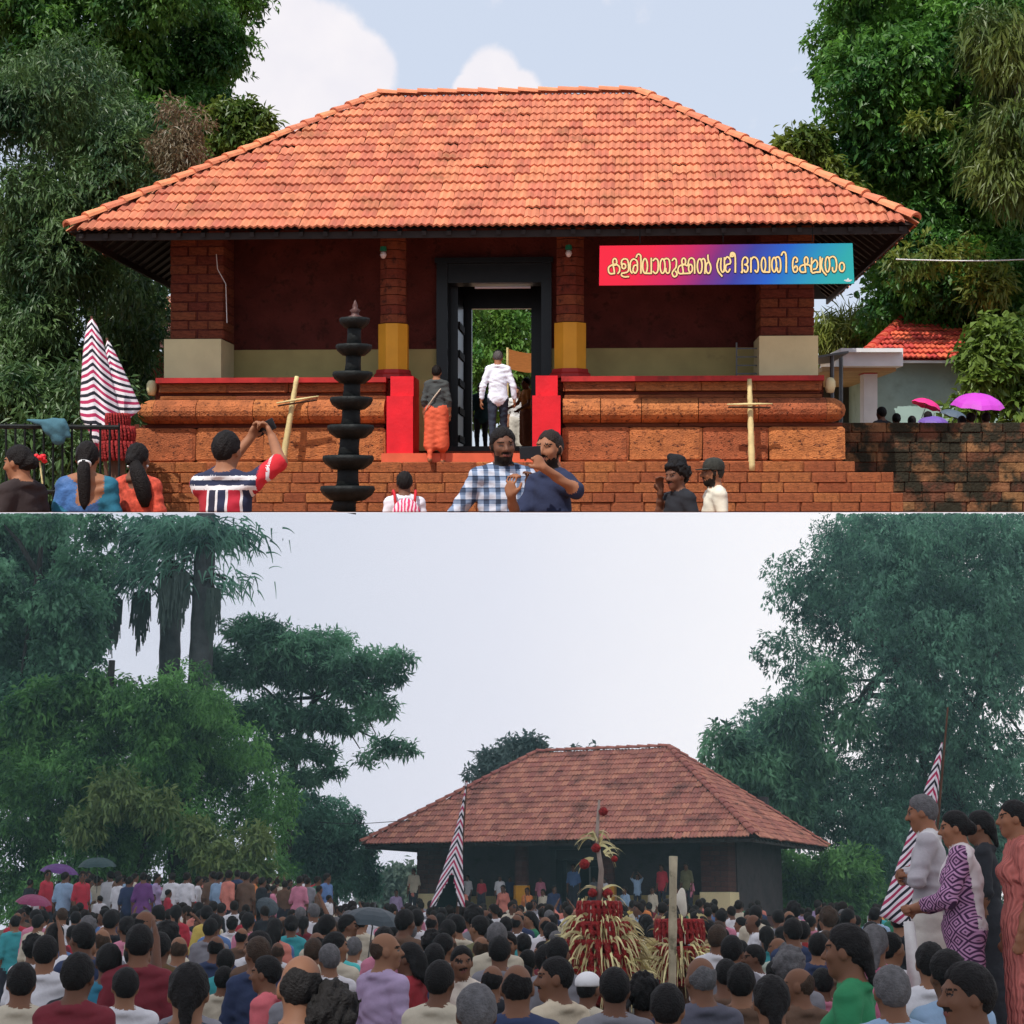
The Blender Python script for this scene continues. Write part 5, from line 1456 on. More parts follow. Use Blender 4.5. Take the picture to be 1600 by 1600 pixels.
tree('dark_hedge', 'dark shrubs under the trees behind the fence at the left', 'bush',
     fill_px([(600, -60, 215), (690, -60, 205), (790, -60, 190)], PA, 24, 28, 40, 60, 22, 43), 2200, .2, .06, L_dark, trunk=[PA(90, 800, 27), PA(95, 690, 27)], trunk_r=.15, bark=M_barkd, clip='above', droop=.6)
mb = MB(); a, b = PA(1400, 405, 36.4), PA(1680, 401, 36.4)
mb.tube([a.lerp(b, i / 8) + Vector((0, 0, -.06 * math.sin(PI * i / 8))) for i in range(9)], .014, 5); tag(link('power_cable', mb.mesh('power_cable', M_white)), 'thin pale cable strung in front of the right tree', 'cable')

# ==================================================================== the festival ground (its own frame)
BASE = TB
HAZE = .0012
TH = math.radians(-24)
corner = PB(1180, 1308, 50)
MBT = T(corner - RZ(TH).to_3x3() @ Vector((6.63, 0, 2.23))) @ RZ(TH)
M_wallb = mat('dark_plaster', (.045, .038, .042), .9, .25, 2, .4, 20, dark=(.02, .018, .02), darkscale=3)  # plaster painted dark grey
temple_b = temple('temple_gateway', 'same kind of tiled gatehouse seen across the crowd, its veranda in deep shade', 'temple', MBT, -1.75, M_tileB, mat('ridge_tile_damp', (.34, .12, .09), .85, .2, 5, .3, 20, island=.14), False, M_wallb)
n = 24
mb = MB(); ys = [2, 9, 20, 35, 48, 70, 150]
vs = [(x, y, gB(y) if y < 48 else gB(48)) for y in ys for x in (-90, 90)]
mb.add(vs, [(2 * i, 2 * i + 1, 2 * i + 3, 2 * i + 2) for i in range(len(ys) - 1)])
tag(link('festival_ground', mb.mesh('festival_ground', mat('trodden_earth', (.16, .12, .09), .95, .25, .8, .4, 6))), kind='structure')
# raised bank at the left, stone ledge at the right
zb_bank = lambda y: -.62 + (y - 38) * .02
mb = MB(); a0, a1 = PB(-40, 1400, 37).x, PB(500, 1400, 37).x
mb.add([(a0 - 8, 37, -1.6), (a1, 37, -1.6), (a1, 37, -.75), (a0 - 8, 37, -.75), (a0 - 8, 60, -.5), (a1 + 2, 60, -.5), (a1 + 2, 60, -1.6), (a0 - 8, 60, -1.6)], [(0, 1, 2, 3), (3, 2, 5, 4), (1, 6, 5, 2), (0, 3, 4, 7)])
tag(link('bank', mb.mesh('bank', mat('bank_earth', (.12, .10, .06), .95, .3, 2, .4, 8))), kind='structure')
mb = MB(); p = PB(1405, 1400, 11.2); q = PB(1720, 1400, 13); mb.box(p.x, q.x, 10.6, 13.5, -2.2, -.93)
tag(link('stone_ledge', mb.mesh('stone_ledge', M_latd)), kind='structure')

# ---------------------------------------------------------------- crowd bodies shared by many people
HC = dict(black=(.012, .011, .011), grey=(.115, .112, .115), brown=(.05, .032, .022), white=(.30, .29, .29))
std = [M_skin, M_shirt, M_dark, M_beard, M_lip, M_eye]
stdd = [M_skin, M_shirt, M_khaki, M_beard, M_lip, M_eye]
B_ = {}
UPL = (((-.24, .10, 1.50), (-.12, .24, 1.70)), ((.24, .10, 1.50), (.12, .24, 1.70)))
for hname, hh, fine in (('big', .0085, True), ('near', .013, False), ('far', .021, False)):
    B_[hname] = dict(
        plain=make_body('body_standing_' + hname, std, h=hh),
        dhoti=make_body('body_dhoti_' + hname, stdd, h=hh, lower='dhoti', moustache=True),
        lookl=make_body('body_looking_' + hname, std, h=hh, head=(.8, 0, 0), moustache=True),
        lookr=make_body('body_glancing_' + hname, std, h=hh, head=(-.7, .05, .05)),
        woman=make_body('body_woman_' + hname, [M_skin, M_shirt, M_shirt, M_beard, M_lip, M_eye], h=hh, female=True, lower='sari', build=.95),
        armsup=make_body('body_filming_' + hname, std, h=hh, arms=UPL, curls=(1., 1.)),
        onearm=make_body('body_pointing_' + hname, std, h=hh, arms=(DOWN[0], ((.30, .14, 1.48), (.26, .34, 1.74)))),
        crossed=make_body('body_folded_' + hname, stdd, h=hh, arms=(((-.24, .04, 1.10), (.03, .17, 1.13)), ((.24, .04, 1.10), (-.03, .19, 1.10))), lower='dhoti'))
COLS = dict(white=(.62, .62, .64), cream=(.52, .47, .36), grey=(.20, .20, .22), black=(.018, .02, .025), navy=(.03, .045, .10), blue=(.10, .18, .36), sky=(.26, .38, .52), teal=(.05, .32, .34), green=(.03, .18, .09),
            maroon=(.16, .02, .03), red=(.42, .03, .05), pink=(.55, .20, .28), salmon=(.58, .20, .15), lavender=(.34, .26, .42), brown=(.12, .07, .045), yellow=(.55, .42, .10), orange=(.60, .20, .06), purple=(.14, .05, .18), olive=(.14, .14, .07))
occupied = []
GC = 'festival crowd in front of the lower temple'


def facing(X, turn=0): return turn


def crowd_near(label, X, Y, hw, body, shirt, hair, hc='black', yaw=0., Hfix=None, headwear=None, group=GC):
    D = .168 * F / hw
    z = PB(X, Y, D).z; H = z - gB(D)
    if H > 1.84 or H < 1.42:                       # keep the head's height, move the person along the slope of view
        Ht = 1.80 if H > 1.84 else 1.5
        for _ in range(30):
            D = max(D, 4.2); e = (PB(X, Y, D).z - gB(D)) - Ht; D += .25 * (1 if (e > 0) == (Y > 1466) else -1)
            if abs(e) < .06: break
        D = min(max(D, 4.4), 26)
        H = min(1.86, max(1.4, PB(X, Y, D).z - gB(D)))
    p = PB(X, Y, D); p.z = gB(D)
    occupied.append((p.x, p.y))
    b = B_['big' if hw > 37 else 'near' if hw > 22 else 'far'][body] if isinstance(body, str) else body
    return person(label, group, b, p, yaw, H, hair, HC[hc], COLS[shirt] if isinstance(shirt, str) else shirt, .011 if hw > 40 else .014, headwear)


near = [
    ('man with black hair and a white shirt collar at the left edge, second row', 72, 1463, 38, 'plain', 'white', 'short', 'black', .05),
    ('man with thick black hair at the lower left in a dark red top', 122, 1491, 50, 'plain', 'maroon', 'short', 'black', -.15),
    ('balding brown headed man left of the man shading his eyes', 160, 1451, 30, 'plain', 'grey', 'bald', 'brown', .1),
    ('man in a teal blue patterned shirt shading his eyes with a raised arm', 171, 1476, 40, 'onearm', (.03, .16, .24), 'short', 'black', .1),
    ('woman in pink with a yellow headscarf, left part of the crowd', 205, 1470, 24, 'woman', 'pink', 'bun', 'black', -.3),
    ('man with black hair in a maroon shirt behind the yellow headscarf', 219, 1446, 40, 'plain', 'maroon', 'short', 'black', .2),
    ('grey haired man left of centre looking at the temple', 250, 1441, 28, 'plain', 'white', 'short', 'grey', 0),
    ('man in an olive brown shirt seen from behind, lower left', 250, 1458, 34, 'plain', (.11, .07, .03), 'short', 'black', -.1),
    ('brown balding man in grey beside the olive brown shirt', 280, 1463, 31, 'plain', 'grey', 'bald', 'brown', .15),
    ('balding man in a navy shirt in the left half of the crowd', 338, 1462, 29, 'plain', 'navy', 'bald', 'black', -.1),
    ('man with black hair in a dull teal shirt, left half', 353, 1484, 31, 'plain', 'teal', 'short', 'black', .2),
    ('woman with smooth black hair close to the camera, lower left', 296, 1507, 62, 'woman', (.04, .06, .08), 'tied', 'black', .1),
    ('man in a pale shirt beside the smooth haired woman at the lower left', 350, 1511, 34, 'plain', 'cream', 'short', 'black', -.2),
    ('youth in a coral pink shirt with his face turned left', 420, 1495, 40, 'plain', (.62, .14, .16), 'short', 'black', 1.35),
    ('large dark balding head close to the camera left of the teal shirt', 472, 1491, 70, 'plain', 'black', 'bald', 'black', .1),
    ('person in a bright turquoise shirt seen from behind', 528, 1460, 29, 'plain', (.08, .48, .46), 'short', 'black', .0),
    ('grey haired man in a white shirt beside the turquoise shirt', 553, 1465, 27, 'plain', 'white', 'short', 'grey', -.2),
    ('brown bald man in white, left of the large dark head', 434, 1472, 25, 'plain', 'white', 'bald', 'brown', .1),
    ('brown haired man behind the large dark head', 490, 1467, 31, 'plain', 'grey', 'short', 'brown', 0),
    ('man with a dark beard looking to the left, left half', 406, 1456, 34, 'lookl', 'brown', 'short', 'black', .4),
    ('curly black haired head at the bottom edge', 518, 1548, 70, 'plain', 'black', 'curly', 'black', .1),
    ('man in a lavender shirt turning right, left of the red dress', 600, 1457, 39, 'lookr', (.40, .31, .46), 'bald', 'brown', -.75),
    ('woman with long loose hair in a red dress looking left', 643, 1474, 36, 'woman', (.32, .03, .04), 'longloose', 'black', 1.2),
    ('child in a light blue shirt right of the red dress', 682, 1495, 27, 'plain', 'sky', 'short', 'black', .2),
    ('man in a cream collared shirt facing the camera with head lowered', 722, 1479, 36, 'lookl', (.60, .54, .45), 'short', 'black', 2.5),
    ('brown headed man behind the cream collared shirt', 703, 1463, 27, 'plain', 'white', 'bald', 'brown', 0),
    ('balding man in a white shirt right of the cream collared shirt', 752, 1463, 30, 'plain', 'white', 'bald', 'brown', -.2),
    ('bearded man in black facing the camera in mid crowd', 794, 1457, 30, 'dhoti', 'black', 'short', 'black', 2.9),
    ('man with black hair in grey below the bearded man in black', 825, 1485, 30, 'plain', 'grey', 'short', 'black', .1),
    ('large balding head close to the camera at bottom centre', 808, 1506, 54, 'plain', 'navy', 'bald', 'black', .0),
    ('grey head at the bottom edge left of the large balding head', 745, 1540, 64, 'plain', 'grey', 'short', 'grey', .1),
    ('man with a moustache looking left beside the flower tower', 852, 1472, 29, 'lookl', 'maroon', 'short', 'black', .9),
    ('man with a buzz cut in a cream shirt turned left at bottom centre', 872, 1495, 48, 'lookl', (.58, .50, .36), 'buzz', 'black', .8),
    ('person in a white cap leaning below the flower tower', 917, 1522, 40, 'plain', 'cream', 'buzz', 'black', -.5),
    ('grey haired head at the bottom edge under the flower tower', 968, 1530, 46, 'plain', 'grey', 'short', 'grey', .2),
    ('curly haired head at the bottom edge right of the grey haired one', 1005, 1528, 46, 'plain', 'navy', 'curly', 'black', -.1),
    ('brown bald man in a dark checked shirt right of the bamboo pole', 1096, 1495, 50, 'plain', (.10, .10, .13), 'bald', 'grey', .3),
    ('man with black hair right of the bald man in checks', 1157, 1507, 46, 'plain', 'brown', 'short', 'black', -.2),
    ('woman with smooth black hair at the bottom edge, right of centre', 1205, 1526, 58, 'woman', 'navy', 'tied', 'black', .0),
    ('grey haired man behind the bald man in checks', 1122, 1474, 28, 'plain', 'cream', 'short', 'grey', 0),
    ('man with black hair in a pale shirt, right of the second flower tower', 1157, 1470, 28, 'plain', 'cream', 'short', 'black', .1),
    ('man in white in profile to the left, right half', 1180, 1477, 31, 'lookl', 'white', 'short', 'black', .9),
    ('bald man in a pale green shirt left of the striped cloth', 1217, 1465, 26, 'lookl', (.40, .46, .38), 'bald', 'grey', .3),
    ('man with black hair below the bald man in pale green', 1211, 1502, 28, 'plain', 'white', 'short', 'black', .1),
    ('balding brown man below the striped cloth', 1250, 1512, 44, 'lookl', 'brown', 'bald', 'brown', .5),
    ('man with black hair in pink beside the woman in green', 1285, 1514, 32, 'plain', 'pink', 'short', 'black', .1),
    ('woman in a green sari with her dark face turned left, near the right', 1327, 1446, 52, 'woman', (.03, .22, .09), 'tied', 'black', 1.15),
    ('woman in a pink shawl behind the green sari', 1365, 1446, 40, 'woman', (.55, .16, .26), 'tied', 'grey', -.2),
    ('grey haired head at the lower right below the pink shawl', 1393, 1511, 56, 'plain', 'sky', 'short', 'grey', .1),
    ('black haired man below the folded arms of the man on the ledge', 1453, 1474, 45, 'plain', 'white', 'short', 'black', -.1),
    ('black haired man below the woman in the purple kurta', 1481, 1487, 52, 'plain', 'sky', 'side', 'black', .2),
    ('large dark haired man at the lower right corner turned left', 1515, 1508, 66, 'lookl', 'grey', 'side', 'black', .9),
]
for a in near:
    (lab, X, Y, hw, body, shirt, hair, hc, yaw) = a
    crowd_near(lab, X, Y, hw, body, shirt, hair, hc, yaw)
# headscarf and white cap as worn things of their own parts
for o in list(COL.objects):
    lb = o.get('label', '')
    if lb.startswith('woman in pink with a yellow') or lb.startswith('person in a white cap'):
        Hm = Matrix([list(o.data['head'])[4 * i:4 * i + 4] for i in range(4)])
        S = SDF()
        if 'scarf' in lb: S.ell((0, -.03, .01), (.10, .115, .13), 0); S.cap((0, -.06, -.1), (0, -.06, -.22), .08, .07, 0)
        else: S.ell((0, -.012, .06), (.097, .118, .085), 0)
        v, f = S.mesh(.014, post=(lambda Fd, x, y, z: np.maximum(Fd, .75 * y - .5 * z - .03)) if 'scarf' in lb else (lambda Fd, x, y, z: np.maximum(Fd, -(z - .03))))
        nm = 'headscarf' if 'scarf' in lb else 'white_cap'
        link(nm, np_mesh(nm, v, f, M_yellow if 'scarf' in lb else M_white, None, True), o, Hm)
# people standing higher on the stone ledge at the right ------------------------
zl = -.93
def ledge(label, X, Y, D, yaw, me, hair, hc, shirt=(.5, .5, .5), hh=.011):
    p = PB(X, Y, D); H = p.z - zl; p.z = zl; return person(label, 'people standing on the ledge', me, p, yaw, H, hair, HC[hc], shirt, hh)


def kurta(m, b, N, L, tc):
    sp = N.new('ShaderNodeSeparateXYZ'); L.new(tc.outputs['Object'], sp.inputs[0])
    def tri(sx, sz, k):
        a = N.new('ShaderNodeMath'); a.operation = 'MULTIPLY'; a.inputs[1].default_value = sx; L.new(sp.outputs[1], a.inputs[0])
        a0 = N.new('ShaderNodeMath'); a0.operation = 'MULTIPLY_ADD'; a0.inputs[1].default_value = sx; L.new(sp.outputs[0], a0.inputs[0]); L.new(a.outputs[0], a0.inputs[2])
        c = N.new('ShaderNodeMath'); c.operation = 'MULTIPLY_ADD'; c.inputs[1].default_value = sz; L.new(sp.outputs[2], c.inputs[0]); L.new(a0.outputs[0], c.inputs[2])
        p = N.new('ShaderNodeMath'); p.operation = 'PINGPONG'; p.inputs[1].default_value = .5; L.new(c.outputs[0], p.inputs[0]); return p.outputs[0]
    u, v = tri(6.5, 8.5, 0), tri(6.5, -8.5, 0)
    mx = N.new('ShaderNodeMath'); mx.operation = 'MAXIMUM'; L.new(u, mx.inputs[0]); L.new(v, mx.inputs[1])
    s = N.new('ShaderNodeMath'); s.operation = 'PINGPONG'; s.inputs[1].default_value = .125; L.new(mx.outputs[0], s.inputs[0])
    r = N.new('ShaderNodeMapRange'); r.inputs[1].default_value = .05; r.inputs[2].default_value = .075; L.new(s.outputs[0], r.inputs[0])
    mi = N.new('ShaderNodeMix'); mi.data_type = 'RGBA'; mi.inputs[6].default_value = (.055, .018, .06, 1); mi.inputs[7].default_value = (.46, .24, .40, 1)
    L.new(r.outputs[0], mi.inputs[0]); L.new(mi.outputs[2], b.inputs['Base Color'])


M_kurta = mat('purple_kurta_print', (.1, .03, .1), .9, 0, bump=.2, bscale=12, extra=kurta)
fold_mesh = make_body('person_body', [M_skinf, solid('soft_grey_shawl', (.42, .40, .42)), M_khaki, M_beard, M_lip, M_eye, solid('off_white_shawl', (.55, .54, .54))], h=.0095, fine=True, lower='dhoti', sleeve=.9, moustache=True, head=(.05, -.12, 0),
                      arms=(((-.225, .07, 1.13), (.07, .185, 1.19)), ((.225, .08, 1.13), (-.07, .20, 1.16))), build=1.08, curls=(.35, .35), hdirs=(((1, -.1, .05), (0, -1, 0)), ((-1, -.1, .05), (0, -1, 0))),
                      paint=lambda v, lab: np.where((lab == 1) & (v[:, 2] + .55 * v[:, 0] > 1.34), 6, lab))
ledge('man with a moustache and grey hair, arms folded under a white shawl, on the ledge', 1446, 1243, 11.9, 1.25, fold_mesh, 'short', 'grey')
kmesh = make_body('person_body', [M_skinf, M_kurta, M_kurta, M_beard, M_lip, M_eye, solid('white_dupatta', (.62, .57, .57))], h=.0095, fine=True, female=True, lower='skirt', sleeve=.82, head=(.1, -.08, 0), build=1.28,
                  arms=(((-.25, .10, 1.10), (-.06, .33, 1.04)), ((.27, .08, 1.10), (.0, .34, 1.03))), curls=(.9, .9),
                  paint=lambda v, lab: np.where((lab == 1) & (((v[:, 1] < -.075 + .10 * (v[:, 2] - 1.1)) & (v[:, 2] > .9)) | ((v[:, 2] > 1.385) & (np.abs(v[:, 0]) < .17)) | ((np.abs(v[:, 0] + .05) < .035) & (v[:, 1] > .02) & (v[:, 2] > 1.0))), 6, lab))
ledge('woman in a purple diamond patterned kurta with a white dupatta, hands clasped, on the ledge', 1496, 1268, 11.1, 1.30, kmesh, 'bun', 'black')
ledge('young woman half hidden behind the purple kurta on the ledge', 1533, 1268, 12.4, 1.2, B_['near']['woman'], 'tied', 'black', COLS['black'])
def pleats(m, b, N, L, tc):
    wv = N.new('ShaderNodeTexWave'); wv.bands_direction = 'X'; wv.inputs['Scale'].default_value = 7; wv.inputs['Distortion'].default_value = 3; wv.inputs['Detail'].default_value = 2; L.new(tc.outputs['Object'], wv.inputs['Vector'])
    bp = N.new('ShaderNodeBump'); bp.inputs['Strength'].default_value = .9; bp.inputs['Distance'].default_value = .03; L.new(wv.outputs['Fac'], bp.inputs['Height']); L.new(bp.outputs[0], b.inputs['Normal'])


M_salmon = mat('salmon_sari', (.58, .17, .14), .85, .12, 6, extra=pleats)
smesh = make_body('person_body', [M_skinf, M_salmon, M_salmon, M_beard, M_lip, M_eye], h=.0095, fine=False, female=True, lower='sari', sleeve=.5, build=1.05)
ledge('woman in a salmon sari at the right edge of the ledge', 1586, 1252, 10.9, 1.5, smesh, 'bun', 'black')
pb = PB(1420, 1440, 11.0)
mb = MB(); mb.tube([pb, pb + Vector((.02, .02, -.30)), pb + Vector((.0, .0, -.62))], [.035, .045, .05], 8)
tag(link('folded_cloth', mb.mesh('folded_cloth', solid('white_cloth2', (.6, .58, .56)), True)), 'strip of white folded cloth hanging from the clasped hands on the ledge', 'cloth')

# ---------------------------------------------------------------- left bank rows, veranda and far crowd
zone_words = lambda X: ('at the far left' if X < 180 else 'left of the spreading tree' if X < 330 else 'under the spreading tree' if X < 520 else 'near the grey umbrella' if X < 650 else 'below the striped banner' if X < 770 else
                        'before the shaded veranda' if X < 880 else 'around the flower tower' if X < 1010 else 'beside the bamboo pole' if X < 1120 else 'under the right temple corner' if X < 1230 else 'before the right trees')
hair_words = dict(short='short haired', bald='balding', bun='bun haired', tied='tied haired', buzz='cropped haired', curly='curly haired', longloose='long haired', side='parted haired')
body_words = dict(plain='', dhoti=' and dhoti', lookl=' looking left', lookr=' looking right', woman=' dress', armsup=' filming overhead', onearm=' raising one arm', crossed=' with folded arms')
pending = []
def add_crowd(p, z, yaw, H, body, shirt, hair, hc, hq, row):
    pending.append((p, z, yaw, H, body, shirt, hair, hc, hq, row))


r2 = random.Random(21)
def pick():
    w = r2.random()
    body = 'woman' if w < .16 else 'armsup' if w < .172 else 'onearm' if w < .18 else 'lookl' if w < .33 else 'lookr' if w < .46 else 'dhoti' if w < .58 else 'crossed' if w < .63 else 'plain'
    if body == 'woman': hair = r2.choice(['bun', 'tied', 'tied', 'longloose'])
    else: hair = r2.choice(['short'] * 6 + ['bald'] * 2 + ['buzz', 'side', 'curly'])
    hc = r2.choice(['black'] * 11 + ['grey'] * 2 + ['brown'] * 1) if body != 'woman' else 'black'
    shirt = r2.choice(['white'] * 8 + ['cream'] * 4 + ['grey'] * 2 + ['black'] * 3 + ['navy'] * 2 + ['blue', 'sky', 'sky', 'teal', 'green', 'brown', 'lavender', 'salmon', 'pink', 'pink', 'maroon', 'olive', 'red']) if body != 'woman' else r2.choice(['red', 'pink', 'salmon', 'orange', 'maroon', 'green', 'teal', 'purple', 'yellow', 'blue', 'lavender'])
    return body, shirt, hair, hc


def free(x, y, d):
    for (a, b) in occupied:
        if abs(x - a) < d and abs(y - b) < d * 1.25 and (x - a) ** 2 + (y - b) ** 2 < d * d: return False
    return True


# rows on the left bank
for row, (y, Ya, Yb, step) in enumerate(((38.2, 1415, 1428, 17), (41.5, 1402, 1412, 16), (45, 1378, 1402, 15))):
    X = 36
    while X < 505:
        X += step * r2.uniform(.45, 1.7)
        body, shirt, hair, hc = pick()
        if r2.random() < .25 and body == 'plain': body, hair, shirt = 'woman', 'tied', r2.choice(['red', 'salmon', 'teal', 'green', 'pink'])
        p = PB(X, Ya + (Yb - Ya) * X / 505, y + r2.uniform(-1.4, 1.4))
        H = r2.choice([r2.uniform(1.5, 1.75), r2.uniform(1.5, 1.75), r2.uniform(1.15, 1.5)])
        pending.append((p, (-.75 + .011 * (p.y - 37)) if row < 2 else (-.60 + r2.uniform(-.04, .04)), r2.uniform(-2.2, .5), H, body, shirt, hair, hc, 'far', 'on the left bank'))
# veranda and steps of the temple
for i in range(30):
    lxq = r2.uniform(-5.6, 4.2); lyq = r2.choice([1.4, 2.1, .55, .55])
    zq = 0 if lyq > 1.3 else -.72
    wp = MBT @ Vector((lxq, lyq, zq))
    body, shirt, hair, hc = pick()
    pending.append((wp, wp.z, PI + TH + r2.uniform(-.6, .6), r2.uniform(1.1, 1.3) if zq == 0 and r2.random() < .6 else r2.uniform(1.5, 1.65), body, shirt, hair, hc, 'far', 'on the temple veranda' if zq == 0 else 'against the temple platform'))
# the ground between
spots = []
tries = 0
while len(spots) < 430 and tries < 30000:
    tries += 1
    y = 46.5 - (r2.random() ** .8) * 36.5
    X = r2.uniform(20, 1600); p = PB(X, 1420, y)
    if p.y > 36.5 and X < 520: continue
    loc = MBT.inverted() @ Vector((p.x, p.y, 0))
    if loc.y > .0 and abs(loc.x) < 7: continue
    if X > 1390 and p.y < 14.5: continue
    if not free(p.x, p.y, .46): continue
    if any(abs(p.x - q.x) < .9 and abs(p.y - q.y) < .9 for q in (PB(940, 0, 14), PB(1058, 0, 16.5))): continue
    if p.y < 11.5 or (p.y < 17 and 870 < X < 1115): continue
    occupied.append((p.x, p.y)); spots.append((X, p))
for i in range(0, 34, 2):                             # close heads filling the gaps of the front rows
    X = 20 + i * 47 + r2.uniform(-16, 16); y = r2.uniform(9.0, 11.5)
    if 1385 < X or 885 < X < 1110: y = r2.uniform(7.2, 9.)
    p = PB(X, 1500, y)
    if not free(p.x, p.y, .36) or X > 1400: continue
    occupied.append((p.x, p.y)); body, shirt, hair, hc = pick()
    if body in ('woman', 'armsup', 'onearm'): body, hair = 'plain', 'short'
    pending.append((p, gB(y), r2.gauss(0, .3), r2.uniform(1.52, 1.62), body, r2.choice(['white', 'black', 'grey', 'navy', 'cream', 'brown', 'blue']), hair, hc, 'near', 'in the crowd'))
for X, p in spots:
    body, shirt, hair, hc = pick()
    if p.y < 19 and body != 'woman' and shirt in ('teal', 'salmon', 'pink', 'purple', 'red', 'green', 'sky', 'yellow', 'blue'): shirt = r2.choice(['white', 'black', 'grey', 'navy', 'cream', 'brown'])
    if p.y < 19 and body == 'woman' and r2.random() < .6: body, hair, shirt = 'plain', 'short', r2.choice(['white', 'black', 'grey', 'navy'])
    if body in ('armsup', 'onearm') and p.y < 15: body = 'plain'
    yaw = r2.gauss(0, .45) + (-.25 * (X - 900) / 700)
    if r2.random() < .07: yaw += PI * r2.uniform(.6, 1.2)
    pending.append((p, gB(p.y), yaw, min(1.80, max(1.5, r2.gauss(1.66, .075))), body, shirt, hair, hc, 'far' if p.y > 19 else 'near', 'in the crowd'))
pending.sort(key=lambda a: a[0].y)
NPEOPLE = 300 - len(near) - 22
single, rest = pending[:NPEOPLE], pending[NPEOPLE:]
bank_rest = [a for a in rest if a[9] == 'on the left bank']; rest = [a for a in rest if a[9] != 'on the left bank']
labelled = {}
for a in single:
    p, z, yaw, H, body, shirt, hair, hc, hq, row = a
    s = p.copy(); w_ = TB @ Vector((p.x, p.y, z + H)); X = 800 + F * w_.x / w_.y; Yp = 800 - F * w_.z / w_.y
    lab = f'{"" if hc == "black" else hc + " "}{hair_words[hair]} person in {shirt}{body_words[body]}, {zone_words(X) if row == "in the crowd" else row}'
    labelled.setdefault(lab, []).append((X, Yp, a))
for lab, items in labelled.items():
    items.sort(key=lambda t: t[0])
    for i, (X, Yp, a) in enumerate(items):
        p, z, yaw, H, body, shirt, hair, hc, hq, row = a
        l2 = lab
        if len(items) == 2: l2 = lab + (', left of two alike' if i == 0 else ', right of two alike')
        elif len(items) > 2: l2 = lab + ', ' + ('first second third fourth fifth sixth seventh eighth ninth'.split()[min(i, 8)]) + ' from left'
        if len(l2.split()) > 16: l2 = l2.replace(' and dhoti', '').replace('the ', '')
        q = p.copy(); q.z = z
        person(l2, GC, B_[hq][body], q, yaw, H, hair, HC[hc], COLS[shirt], .015 if hq == 'near' else .02)
# beyond the first three hundred: one mass
def mass(name, items):
    protos = {}
    V, Fc, MI = [], [], []; off = 0
    mats = [M_skin, M_dark, M_beard] + [solid('crowd_' + k, c) for k, c in COLS.items()]
    keys = list(COLS)
    for (p, z, yaw, H, body, shirt, hair, hc, hq, row) in items:
        if body not in protos:
            kw = dict(plain={}, dhoti=dict(lower='dhoti'), lookl=dict(head=(.8, 0, 0)), lookr=dict(head=(-.7, 0, 0)), woman=dict(female=True, lower='sari'), armsup=dict(arms=UPL), onearm=dict(arms=(DOWN[0], ((.30, .14, 1.48), (.26, .34, 1.74)))), crossed=dict(arms=(((-.24, .04, 1.10), (.03, .17, 1.13)), ((.24, .04, 1.10), (-.03, .19, 1.10)))))[body]
            me = make_body('tmp', std, h=.034, **kw)
            v = np.array([q.co for q in me.vertices]); f = np.array([q.vertices for q in me.polygons]); mi = np.array([q.material_index for q in me.polygons])
            hm = hair_mesh('short', .03); Hm = np.array(me['head']).reshape(4, 4)
            hv = np.array([q.co for q in hm.vertices]) @ Hm[:3, :3].T + Hm[:3, 3]; hf = np.array([q.vertices for q in hm.polygons])
            protos[body] = (np.concatenate([v, hv]), np.concatenate([f, hf + len(v)]), np.concatenate([mi, np.full(len(hf), 3)]))
        v, f, mi = protos[body]
        M = np.array(T(p.x, p.y, z) @ RZ(yaw) @ SC(H / 1.7, H / 1.7, H / 1.7))
        lut = np.array([0, 3 + keys.index(shirt), 1 if body != 'woman' else 3 + keys.index(shirt), 2, 0, 1])
        V.append(v @ M[:3, :3].T + M[:3, 3]); Fc.append(f + off); MI.append(lut[mi]); off += len(v)
    if V: tag(link(name, np_mesh(name, np.concatenate(V), np.concatenate(Fc), mats, np.concatenate(MI), True)), kind='stuff')


mass('far_crowd', rest); mass('bank_crowd', bank_rest)

# ---------------------------------------------------------------- umbrellas, towers, banners
GUB = 'umbrellas over the festival crowd'
umbrella('slate grey umbrella open in the middle of the crowd', GUB, PB(582, 1447, 19), .36, UM['dark'], (.12, .08), .7)
umbrella('purple umbrella on the bank at the far left', GUB, PB(92, 1367, 40), .46, UM['purple'], (.1, .05), .8)
umbrella('dark green umbrella on the bank right of the purple one', GUB, PB(152, 1357, 41), .47, UM['green'], (.05, -.05), .8)
umbrella('dull rose umbrella at the left edge of the crowd', GUB, PB(52, 1414, 34), .36, UM['rose'], (.15, .1), .6)
umbrella('dark round umbrella tilted at the foot of the spreading tree', GUB, PB(417, 1418, 37), .26, UM['dark'], (.9, .1), .5)


